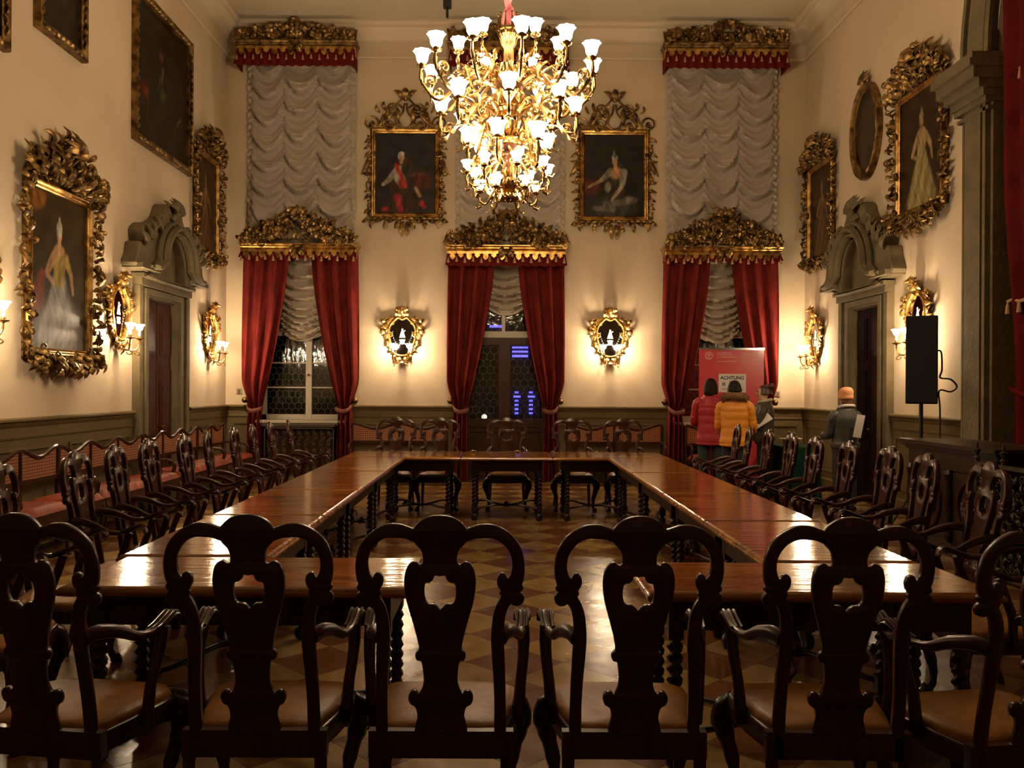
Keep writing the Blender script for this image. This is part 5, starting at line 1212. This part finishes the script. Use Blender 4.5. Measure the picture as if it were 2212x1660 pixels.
# local: x along the wall, -y front
W2 = .82
b = MB(); b.box(-W2 - .10, W2 + .10, -.42, .30, 1.06, 1.10); b.box(-W2 - .07, W2 + .07, -.39, .28, 1.03, 1.06); b.box(-W2 - .04, W2 + .04, -.36, .26, 1.00, 1.03); b.build('top', M['ebony'], r, smooth=0)
b = MB(); b.box(-W2, W2, -.32, .25, .10, 1.0); b.box(-W2 - .04, W2 + .04, -.36, .26, 0, .12); b.box(-W2, W2, -.345, -.32, .84, 1.0)
for s in (-1, 0, 1): b.lathe([(.03, .14), (.05, .2), (.03, .28), (.045, .5), (.03, .72), (.05, .8), (.03, .84)], 12, (s * (W2 - .04), -.34, 0))
b.build('body', M['ebony'], r, smooth=25)
for s in (-1, 1):
    x0, x1 = sorted((s * .06, s * (W2 - .10))); cxx = (x0 + x1) / 2
    b = MB(); b.box(x0, x1, -.335, -.32, .16, .82); dr = b.build('door', M['ebony'], r, smooth=0)
    b = MB(); b.tube([(cxx + .22 * math.cos(t * 2 * PI / 20), -.345, .50 + .26 * math.sin(t * 2 * PI / 20)) for t in range(20)], .018, seg=6, nrm=(0, -1, 0), closed=True)
    for k in range(10): b.leaf(cxx, .5, 2 * PI * k / 10, .15, .06, .335, .04, .5)
    b.ball((cxx, -.37, .50), .035, 10, 6); b.build('carved_rosette', M['chair'], dr)
r = thing('finial_railing', 'gilt wrought-iron grille with urn finials in the archway at the right edge', 'railing', (4.20, 6.60, 0), -PI / 2)
b = MB(); Lr = 1.0
for i in range(6): x = -Lr + .4 * i; b.lathe([(.02, 0), (.02, 1.02), (.035, 1.03), (.012, 1.05), (.024, 1.08), (.034, 1.10), (.008, 1.115), (.014, 1.135), (.002, 1.18)], 10, (x, 0, 0))
b.build('finial_posts', M['iron'], r)
b = MB()
for z in (.06, .96): b.box(-Lr, Lr, -.015, .015, z, z + .035)
rnd = random.Random(3)
for i in range(20):
    for j in range(8): b.scroll(-Lr + .05 + .1 * i, .12 + .105 * j, rnd.uniform(0, 6), .045, 1.2, rnd.choice((-1, 1)), .007, .0, lift=.0); b.leaf(-Lr + .05 + .1 * i, .12 + .105 * j, rnd.uniform(0, 6), .08, .035, 0, .01, 1)
b.build('foliage_scrollwork', M['iron'], r)
# red drape in the arched recess
r = thing('arch_drape', 'deep red drape hanging in the archway at the right edge of the photo', 'curtain', (XR, 9.16, 0))
def dfn(u, v):
    z = .02 + 7.2 * v; ztie = 1.62; t = (z - ztie)
    pull = 0.0 if t < 0 else .0
    x = .04 if False else 0
    bulge = .05 * math.exp(-((z - ztie) / .25) ** 2)
    near = .28 - .20 * sstep((z - 1.6) / 3.2) + (0 if z > ztie else .02)
    near = {True: .13 + (-.12) * sstep((z - ztie) / 2.2), False: .13}[z > ztie]
    n = 9; y = -u * (2.6 if z > ztie else 1.9) - .06
    return (near + .05 * math.sin(u * 2 * PI * n + .4 * z) + bulge * .0 + .25 * u * (0 if z > ztie else 1), y, z)
b = MB(); o0 = len(b.v); b.sheet(dfn, 110, 60, .0); 
b.v = [(x + (.012 if i >= len(b.v) // 2 else 0), y, z) for i, (x, y, z) in enumerate(b.v)]; b.build('drape_panel', M['velvet_dark'], r, smooth=70)
b = MB(); b.tube(cat([(.14, .02, 1.66), (.10, -.2, 1.60), (.11, -.5, 1.56), (.20, -.7, 1.62)], 4, False), .015, .025, seg=8, nrm=(0, 0, 1)); b.build('tieback', M['velvet_dark'], r)
for z in (4.95, 2.55):
    b = MB(); b.tube([(.06, -.1 - .1 * i, z + .02 * math.sin(i * 2)) for i in range(20)], .02, seg=6); fr = b.build('gold_fringe', M['tassel'], r)
    for i in range(6): b = MB(); b.lathe([(.003, 0), (.02, -.03), (.03, -.12), (.003, -.125)][::-1], 8, (.05, -.12 - .2 * i, z - .01)); b.build('tassel', M['tassel'], fr)
# roll-up banner
BY = 13.55
def bp(px, py): return ((px - 1082) * BY / F, H + (hz(px) - py) * BY / F)
x0, z1 = bp(1510, 753); x1, _ = bp(1650, 753); bw, bx = x1 - x0, (x0 + x1) / 2
r = thing('rollup_banner', 'tall red roll-up banner with white lettering in front of the right window', 'banner', (bx, BY, 0), 0)
b = MB(); b.box(-bw / 2, bw / 2, -.003, .003, .10, z1 - .015); pn = b.build('banner_panel', mat('banner_vinyl', (.52, .045, .055), .32, coat=.2), r, smooth=0)
b = MB(); b.box(-bw / 2 - .005, bw / 2 + .005, -.012, .012, z1 - .02, z1 + .012); b.build('top_rail', M['silver'], r, smooth=0)
b = MB(); b.plate([(-.10, 0), (.10, 0), (.08, .09), (-.08, .09)], [], -bw / 2 - .02, bw / 2 + .02, lambda u, v, d: (d, u, v)); b.build('base', M['silver'], r, smooth=0)
b = MB(); b.tube([(0, .03, .05), (0, .03, z1)], .012, seg=8); b.build('support_pole', M['silver'], r)
def bl(px, py): x, z = bp(px, py); return x - bx, z
whp = mat('banner_print', (.62, .30, .30), .5)
b = MB(); cx_, cz_ = bl(1531, 769)
for rr in (.060, .046): b.tube([(cx_ + rr * math.cos(i * PI / 12), -.004, cz_ + rr * math.sin(i * PI / 12)) for i in range(24)], .004, .001, seg=4, nrm=(0, -1, 0), closed=True)
b.ball((cx_, -.004, cz_ + .01), .022, 8, 6, (1, .1, 1)); b.tube([(cx_ - .025, -.004, cz_ - .03), (cx_ + .025, -.004, cz_ - .03)], .006, .001, seg=4, nrm=(0, -1, 0)); b.build('round_emblem', whp, r, smooth=0)
rnd = random.Random(9); b = MB()
for (pxa, rows) in ((1549, ((764, 30), (768, 34), (773, 42), (782, 40))), (1600, ((764, 34), (768, 34), (773, 40), (782, 42)))):
    for py, wd in rows:
        x, z = bl(pxa, py); xe = x + wd * BY / F
        while x < xe:
            l = rnd.uniform(.006, .016); b.box(x, x + l, -.0045, -.0032, z, z + rnd.choice((.014, .014, .020))); x += l + .005
b.build('printed_text', whp, r, smooth=0)
x0n, z1n = bl(1552, 808); x1n, z0n = bl(1611, 848); b = MB(); b.box(x0n, x1n, -.010, -.004, z0n, z1n); nt_ = b.build('notice_sheet', M['paper'], r, smooth=0)
def text(s_, size, loc, parent, m, name='lettering', bold=0):
    cu = bpy.data.curves.new(name, 'FONT'); cu.body = s_; cu.size = size; cu.align_x = 'CENTER'; cu.extrude = .001; cu.offset = bold
    o = bpy.data.objects.new(name, cu); C.objects.link(o); dg = bpy.context.evaluated_depsgraph_get(); me = bpy.data.meshes.new_from_object(o.evaluated_get(dg))
    bpy.data.objects.remove(o); o = bpy.data.objects.new(name, me); C.objects.link(o); me.materials.clear(); me.materials.append(m); o.parent = parent; o.location = loc; o.rotation_euler = (PI / 2, 0, 0); return o
text('ACHTUNG', .075, ((x0n + x1n) / 2, -.0115, z1n - .085), nt_, M['black'], 'heading_text', .002)
b = MB(); gm = mat('notice_print', (.20, .19, .19), .6)
b.plate(arc((x0n + .08), z1n - .16, .03, 0, 2 * PI, 14)[:-1], [], -.0115, -.0102, lambda u, v, d: (u, d, v)); b.box(x0n + .17, x0n + .26, -.0115, -.0102, z1n - .19, z1n - .11)
x = x0n + .05
while x < x1n - .05: b.box(x, x + .012, -.0115, -.0102, z0n + .04, z0n + .058); x += .017
b.build('notice_print', gm, nt_, smooth=0)
# green table beside the door
r = thing('covered_table', 'small table under a dark green cloth by the right wall', 'table', (4.40, 12.95, 0)); b = MB()
def cl(u, v):
    t = v
    return None
pts = []
prf = []
nseg = 64
def rr2(i, w_, d_):
    a = 2 * PI * i / nseg; c, s_ = math.cos(a), math.sin(a); e = .25; return (w_ * (abs(c) ** e) * (1 if c > 0 else -1), d_ * (abs(s_) ** e) * (1 if s_ > 0 else -1))
lv = [(.0, .775), (.9, .775), (.985, .773), (1.0, .765), (1.01, .74), (1.03, .5), (1.05, .2), (1.07, .02)]
for k, (g_, z) in enumerate(lv):
    for i in range(nseg):
        x, y = rr2(i, .27, .42); wv = 1 + (.03 * (lv[4][1] - z) / .7 * math.sin(i * 2 * PI * 9 / nseg) if z < .74 else 0); pts.append((x * g_ * wv, y * g_ * wv, z))
fs = [(k * nseg + i, k * nseg + (i + 1) % nseg, (k + 1) * nseg + (i + 1) % nseg, (k + 1) * nseg + i) for k in range(len(lv) - 1) for i in range(nseg)]
b.add(pts, fs); b.build('tablecloth', M['green_cloth'], r, smooth=60)
for sx in (-1, 1):
    for sy in (-1, 1): b = MB(); b.tube([(sx * .22, sy * .36, 0), (sx * .22, sy * .36, .76)], .02, seg=6); b.build('leg', M['table_dark'], r)
r = thing('tabletop_sign', 'white-topped little stand with black legs on the green table', 'stand', (4.30, 12.80, .778)); b = MB(); b.box(-.16, .16, -.05, .05, .10, .112); b.build('white_top', M['paper'], r, smooth=0); b = MB(); b.box(-.10, -.085, -.02, .02, 0, .10); b.box(.085, .10, -.02, .02, 0, .10); b.build('legs', M['black'], r, smooth=0)
r = thing('small_bottle', 'tiny dark-capped bottle standing on the green table', 'bottle', (4.22, 12.62, .778)); b = MB(); b.lathe([(.028, 0), (.03, .01), (.03, .11), (.012, .15), (.012, .17)], 14); b.build('bottle_body', mat('bottle_glass', (.25, .2, .12), .15), r); b = MB(); b.lathe([(.02, .17), (.022, .175), (.02, .21), (.0, .215)], 12); b.build('cap', M['black'], r)
# ================================================================ people
def skin_body(name, nodes, edges, material, parent, levels=2):
    me = bpy.data.meshes.new(name); names = list(nodes)
    me.from_pydata([nodes[k][0] for k in names], [(names.index(a), names.index(b_)) for a, b_ in edges], [])
    o = bpy.data.objects.new(name, me); C.objects.link(o)
    sk = o.modifiers.new('skin', 'SKIN'); sk.use_smooth_shade = True
    for i, k in enumerate(names):
        v = me.skin_vertices[0].data[i]; r_ = nodes[k][1]
        v.radius = (r_, r_) if not isinstance(r_, tuple) else r_
    me.skin_vertices[0].data[names.index('pelvis')].use_root = True
    sb = o.modifiers.new('sub', 'SUBSURF'); sb.levels = levels
    dg = bpy.context.evaluated_depsgraph_get(); m2 = bpy.data.meshes.new_from_object(o.evaluated_get(dg))
    bpy.data.objects.remove(o); o = bpy.data.objects.new(name, m2); C.objects.link(o); m2.materials.clear(); m2.materials.append(material); m2.shade_smooth(); o.parent = parent
    return o
SKIN = mat('skin', (.46, .27, .16), .5); HAIR = mat('dark_hair', (.010, .006, .004), .6, spec=.15)
def hand(nodes, edges, side, wrist, d, curl, scale=1.0):
    """palm plus five fingers rooted in the palm; d = pointing direction, curl = direction the fingers close towards"""
    W_ = Vector(wrist); d = Vector(d).normalized(); c = Vector(curl); c = (c - d * c.dot(d)).normalized(); sd = d.cross(c)
    pk = side + 'palm'; pm = W_ + d * .055 * scale; nodes[pk] = (tuple(pm), .021 * scale); edges.append((side + 'wrist', pk))
    for i, (off, ln) in enumerate(((-.030, .060), (-.010, .072), (.010, .068), (.030, .054))):
        base = pm + d * .032 * scale + sd * off * scale; k0, k1, k2 = [f'{side}f{i}{j}' for j in range(3)]
        nodes[k0] = (tuple(base), .0095 * scale); nodes[k1] = (tuple(base + (d * .8 + c * .5) * ln * .5 * scale), .0088 * scale); nodes[k2] = (tuple(base + (d * .9 + c * 1.4) * ln * .62 * scale), .0075 * scale)
        edges += [(pk, k0), (k0, k1), (k1, k2)]
    t0 = pm - sd * .030 * scale - d * .01 * scale; t1 = t0 - sd * .022 * scale + d * .022 * scale + c * .01 * scale; t2 = t1 + d * .022 * scale + c * .02 * scale
    nodes[side + 't0'] = (tuple(t0), .012 * scale); nodes[side + 't1'] = (tuple(t1), .010 * scale); nodes[side + 't2'] = (tuple(t2), .008 * scale)
    edges += [(pk, side + 't0'), (side + 't0', side + 't1'), (side + 't1', side + 't2')]
def torso(mb, levels, quilt=.0, nq=0, seg=28):
    """levels: (z, cx, cy, half width, half depth)"""
    L = cat(levels, 8, False); n = len(L); vs = []; fs = []
    for i, (z, cx, cy, a, c) in enumerate(L):
        t = i / (n - 1); q = 1 + (quilt * abs(math.sin(t * PI * nq)) ** .6 - quilt * .5 if nq else 0)
        for k in range(seg):
            an = 2 * PI * k / seg; vs.append((cx + a * q * math.cos(an), cy + c * q * math.sin(an), z + (.004 * math.sin(3 * an + i) if nq else 0)))
    for i in range(n - 1):
        for k in range(seg): fs.append((i * seg + k, i * seg + (k + 1) % seg, (i + 1) * seg + (k + 1) % seg, (i + 1) * seg + k))
    fs.append(tuple(reversed(range(seg)))); fs.append(tuple((n - 1) * seg + k for k in range(seg)))
    mb.add(vs, fs)
def sleeve(mb, pts, r0, r1, quilt=0, nq=0):
    P = cat(pts, 8, False); mb.tube(P, lambda t: lerp(r0, r1, t) * (1 + (quilt * abs(math.sin(t * PI * nq)) ** .6 if nq else 0)), seg=12)
def person(label, loc, rot, h, arms, pal, hair, jacket, legs_col, head_turn=0.0, paper=None, hat=None, style='puffer'):
    """local frame faces -Y; h = height; arms = {side: (elbow, wrist, hand dir, curl)} in units of height"""
    r = thing('person', label, 'person', loc, rot)
    S = h / 1.70; P = lambda x, y, z: (x * S, y * S, z * S)
    nd = {'pelvis': (P(0, .0, .93), .13 * S), 'waist': (P(0, -.005, 1.08), .12 * S), 'chest': (P(0, 0, 1.28), .145 * S), 'neck0': (P(0, .01, 1.42), .065 * S), 'neck': (P(0, .0, 1.475), .052 * S),
          'jaw': (P(0, -.015, 1.535), (.060 * S, .068 * S)), 'face': (P(0, -.015, 1.60), (.072 * S, .088 * S)), 'brow': (P(0, -.005, 1.645), (.072 * S, .088 * S)), 'crown': (P(0, .005, 1.68), (.045 * S, .055 * S))}
    ed = [('pelvis', 'waist'), ('waist', 'chest'), ('chest', 'neck0'), ('neck0', 'neck'), ('neck', 'jaw'), ('jaw', 'face'), ('face', 'brow'), ('brow', 'crown')]
    for s, k in ((-1, 'L'), (1, 'R')):
        e, wr, hd, cu = arms[k]
        nd[k + 'sh'] = (P(s * .17, .0, 1.36), .062 * S); nd[k + 'elbow'] = (P(*e), .042 * S); nd[k + 'wrist'] = (P(*wr), .027 * S)
        ed += [('chest', k + 'sh'), (k + 'sh', k + 'elbow'), (k + 'elbow', k + 'wrist')]
        hand(nd, ed, k, P(*wr), hd, cu, S)
        nd[k + 'hip'] = (P(s * .09, 0, .86), .095 * S); nd[k + 'knee'] = (P(s * .10, -.015, .47), .058 * S); nd[k + 'ankle'] = (P(s * .105, .015, .09), .038 * S); nd[k + 'toe'] = (P(s * .12, -.13, .04), .035 * S)
        ed += [('pelvis', k + 'hip'), (k + 'hip', k + 'knee'), (k + 'knee', k + 'ankle'), (k + 'ankle', k + 'toe')]
    body = skin_body('body', nd, ed, SKIN, r)
    # turn the head: small face features on a pivot
    ca, sa = math.cos(head_turn), math.sin(head_turn)
    def hp(x, y, z): return P(x * ca - y * sa, x * sa + y * ca, z)
    b = MB(); b.tube([hp(0, -.092, 1.615), hp(0, -.108, 1.592), hp(0, -.114, 1.578), hp(0, -.098, 1.570)], [.007 * S, .010 * S, .013 * S, .008 * S], seg=8); b.build('nose', SKIN, r, smooth=70)
    for s in (-1, 1):
        b = MB(); b.ball(hp(s * .029, -.088, 1.612), .010 * S, 8, 6); b.build('eye', M['black'], r)
        b = MB(); b.tube([hp(s * .012, -.094, 1.632), hp(s * .030, -.094, 1.638), hp(s * .048, -.082, 1.632)], .004 * S, seg=5); b.build('eyebrow', HAIR, r)
        b = MB(); b.ball(hp(s * .076, .0, 1.60), .022 * S, 8, 6, (.45, .8, 1.3)); b.build('ear', SKIN, r)
    b = MB(); b.tube([hp(-.022, -.090, 1.550), hp(0, -.098, 1.551), hp(.022, -.090, 1.550)], .006 * S, seg=6); b.build('mouth', mat('lips', (.35, .10, .08), .5), r)
    # hair
    b = MB(); hl = {'long': 1.40, 'short': 1.55, 'bun': 1.57, 'bob': 1.47}[hair]
    vs = []; fs = []; n = 24; rows = [(1.600 + .120 * math.cos(th), .108 * math.sin(th)) for th in [PI * (.04 + .115 * j) for j in range(5)]]
    m_ = 6; rows += [(lerp(1.585, hl, (j + 1) / m_), .108 * (1 + .10 * math.sin(PI * (j + 1) / m_) - .35 * ((j + 1) / m_) ** 3)) for j in range(m_)]; lv = len(rows) - 1
    for i, (z, rr) in enumerate(rows):
        for k in range(n):
            an = 2 * PI * k / n; fx, fy = math.cos(an), math.sin(an); front = max(0, -fy); cut = 1 - .36 * sstep((front - .35) / .5) * sstep((1.665 - z) / .03)
            rad = rr * cut * (1 + .035 * math.sin(7 * an + 2 * i)); vs.append(hp(fx * rad * .88, fy * rad + .012, z))
    for i in range(lv):
        for k in range(n): fs.append((i * n + k, i * n + (k + 1) % n, (i + 1) * n + (k + 1) % n, (i + 1) * n + k))
    fs.append(tuple(reversed(range(n)))); fs.append(tuple(lv * n + k for k in range(n))); b.add(vs, fs)
    if hair == 'bun': b.ball(hp(0, .10, 1.70), .048 * S, 10, 8)
    if not hat: b.build('hair', HAIR if hair != 'bun' else mat('brown_hair', (.035, .012, .006), .5), r, smooth=70)
    else:
        b = MB(); torso(b, [(z * S, x * S, y * S, a * S, c * S) for z, x, y, a, c in ((1.47, 0, .03, .055, .05), (1.53, 0, .035, .075, .06), (1.60, 0, .03, .08, .07))], seg=16); b.build('hair', mat('auburn_hair', (.10, .03, .012), .5), r, smooth=70)
        b = MB(); torso(b, [(z * S, x * S, y * S, a * S, c * S) for z, x, y, a, c in ((1.585, 0, .005, .090, .105), (1.60, 0, .005, .098, .115), (1.63, 0, .005, .098, .115), (1.64, 0, .01, .094, .11), (1.70, 0, .02, .090, .105), (1.745, 0, .03, .055, .065), (1.755, 0, .03, .01, .01))], seg=24); b.build('knit_hat', mat('orange_knit', (.62, .27, .12), .9, bump=.5, bscale=90), r, smooth=70)
    # trousers and shoes
    b = MB()
    for s in (-1, 1): sleeve(b, [P(s * .085, .0, .93), P(s * .095, .0, .80), P(s * .10, -.012, .47), P(s * .105, .012, .10)], .108 * S, .062 * S)
    torso(b, [(z * S, x * S, y * S, a * S, c * S) for z, x, y, a, c in ((.82, 0, 0, .17, .13), (.93, 0, 0, .175, .135), (1.0, 0, 0, .165, .13))], seg=20); b.build('trousers', mat('trouser_cloth', legs_col, .8), r, smooth=70)
    for s in (-1, 1):
        b = MB(); b.tube(cat([P(s * .10, .075, .045), P(s * .105, .02, .055), P(s * .112, -.07, .05), P(s * .12, -.16, .035)], 3, False), [.035 * S, .045 * S, .045 * S, .025 * S], .034 * S, seg=10, nrm=(0, 0, 1)); b.build('shoe', M['black'], r, smooth=70)
    # jacket
    jm = mat('jacket_cloth', jacket, .55, sheen=.15, bump=.2, bscale=25)
    b = MB(); puff = style == 'puffer'; q, nq = (.05, 9) if puff else (0, 0); lo = pal.get('hem', .78)
    lv = [(lo, 0, 0, .205, .165), (lo + .06, 0, 0, .21, .17), (1.0, 0, 0, .19, .155), (1.15, 0, 0, .19, .155), (1.30, 0, 0, .20, .155), (1.38, 0, 0, .18, .135), (1.44, 0, .01, .13, .11), (1.49, 0, .005, .085, .085)]
    torso(b, [(z * S, x * S, y * S, a * S, c * S) for z, x, y, a, c in lv], q, nq)
    for s, k in ((-1, 'L'), (1, 'R')):
        e, wr, hd, cu = arms[k]; sleeve(b, [P(s * .14, .0, 1.375), P(s * .20, .0, 1.33), P(*[lerp(a_, b_, .55) for a_, b_ in zip((s * .2, 0, 1.33), e)]), P(*e), P(*[lerp(a_, b_, .5) for a_, b_ in zip(e, wr)]), P(*[lerp(a_, b_, .96) for a_, b_ in zip(e, wr)])],   .070 * S, .047 * S, .10 if puff else 0, 9 if puff else 0)
    b.build('jacket', jm, r, smooth=60)
    if pal.get('fur'):
        b = MB(); n = 26; rnd = random.Random(4)
        ring = [P(.135 * math.cos(2 * PI * i / n), .03 + .115 * math.sin(2 * PI * i / n), 1.47 + .03 * math.sin(2 * PI * i / n)) for i in range(n)]
        b.tube(ring, .052 * S, seg=10, closed=True)
        for i in range(420):
            a = rnd.uniform(0, 2 * PI); c = rnd.uniform(0, 2 * PI); cx_, cy_ = .135 * math.cos(a), .03 + .115 * math.sin(a); rr = .05; ox, oz = rr * math.cos(c), rr * math.sin(c)
            p = (cx_ + math.cos(a) * ox, cy_ + math.sin(a) * ox, 1.47 + .03 * math.sin(a) + oz); q_ = (cx_ + math.cos(a) * ox * 1.5 + rnd.uniform(-.01, .01), cy_ + math.sin(a) * ox * 1.5, p[2] + oz * .4 - .008)
            b.tube([P(*p), P(*q_)], [.006 * S, .001], seg=3)
        b.build('fur_hood', mat('brown_fur', (.16, .075, .02), .9), r, smooth=60)
    if pal.get('collar'):
        b = MB(); b.tube([P(.105 * math.cos(2 * PI * i / 20), .02 + .09 * math.sin(2 * PI * i / 20), 1.475 + .02 * math.sin(2 * PI * i / 20)) for i in range(20)], .024 * S, seg=8, closed=True); b.build('collar', mat('pale_collar', pal['collar'], .8), r, smooth=60)
    return r
UP = {'L': ((-.23, .02, 1.08), (-.22, -.10, .88), (.1, -.3, -1), (1, -.3, 0)), 'R': ((.23, .02, 1.08), (.22, -.10, .88), (-.1, -.3, -1), (-1, -.3, 0))}
def at(px, Y): return ((px - 1082) * Y / F, Y, 0)
# facing the far wall (rot = pi) with small turns
person('person in a long red puffer jacket, dark hair, seen from behind at the red banner', at(1536, 13.1), PI - .15, 1.76, {'L': ((-.235, -.05, 1.08), (-.16, -.22, 1.02), (.5, -1, 0), (1, 0, 0)), 'R': ((.235, -.05, 1.08), (.16, -.22, 1.02), (-.5, -1, 0), (-1, 0, 0))}, {'hem': .74}, 'long', (.30, .006, .012), (.012, .022, .014), -.5)
person('person in an orange puffer jacket with brown fur hood, leaning to look at the banner', at(1588, 12.15), PI - .45, 1.72, {'L': ((-.235, -.06, 1.08), (-.20, -.28, 1.0), (.2, -1, 0), (1, 0, .2)), 'R': ((.235, -.05, 1.08), (.25, -.28, .98), (-.2, -1, 0), (-1, 0, .2))}, {'hem': .80, 'fur': True}, 'short', (.62, .22, .012), (.010, .012, .014), -.3)
p3 = person('person with a hair bun and dark olive jacket turned left, holding white papers', at(1650, 12.85), -PI / 2 - .35 + PI * .0, 1.66, {'L': ((-.23, -.08, 1.10), (-.14, -.30, 1.10), (.3, -1, 0), (1, 0, .3)), 'R': ((.23, -.08, 1.10), (.10, -.28, 1.08), (-.3, -1, 0), (-1, 0, .3))}, {'hem': .86, 'collar': (.38, .30, .22)}, 'bun', (.040, .028, .014), (.012, .012, .012), 0, style='coat')
p4 = person('person in an orange knit hat and dark jacket, seen from behind before the right door', at(1826, 11.4), PI + .25, 1.60, {'L': ((-.23, -.05, 1.08), (-.15, -.24, 1.06), (.4, -1, 0), (1, 0, 0)), 'R': ((.23, -.05, 1.08), (.17, -.26, 1.05), (-.3, -1, 0), (-1, 0, 0))}, {'hem': .90, 'collar': (.45, .40, .36)}, 'short', (.026, .026, .022), (.018, .018, .020), 0, hat=True, style='coat')
# papers in their hands
def sheet(label, loc, rot, w_, h_, rx=.5):
    r = MB(); r.box(-w_ / 2, w_ / 2, -.002, .002, -h_ / 2, h_ / 2); o = r.build('paper_sheet', M['paper'], smooth=0); o.location = loc; o.rotation_euler = (rx, rot[0] if isinstance(rot, tuple) else 0, rot[1] if isinstance(rot, tuple) else rot)
    tag(o, label, 'paper'); return o
def w2(px, py, Y): return ((px - 1082) * Y / F, Y, H + (hz(px) - py) * Y / F)
x, y, z = w2(1642, 912, 12.62); sheet('white papers held by the person in the dark olive jacket', (x, y, z), (-.55, .1), .36, .13, -.6)
x, y, z = w2(1856, 921, 11.2); sheet('white sheet held by the person in the orange knit hat', (x, y, z), (.15, .25), .12, .30, .1)
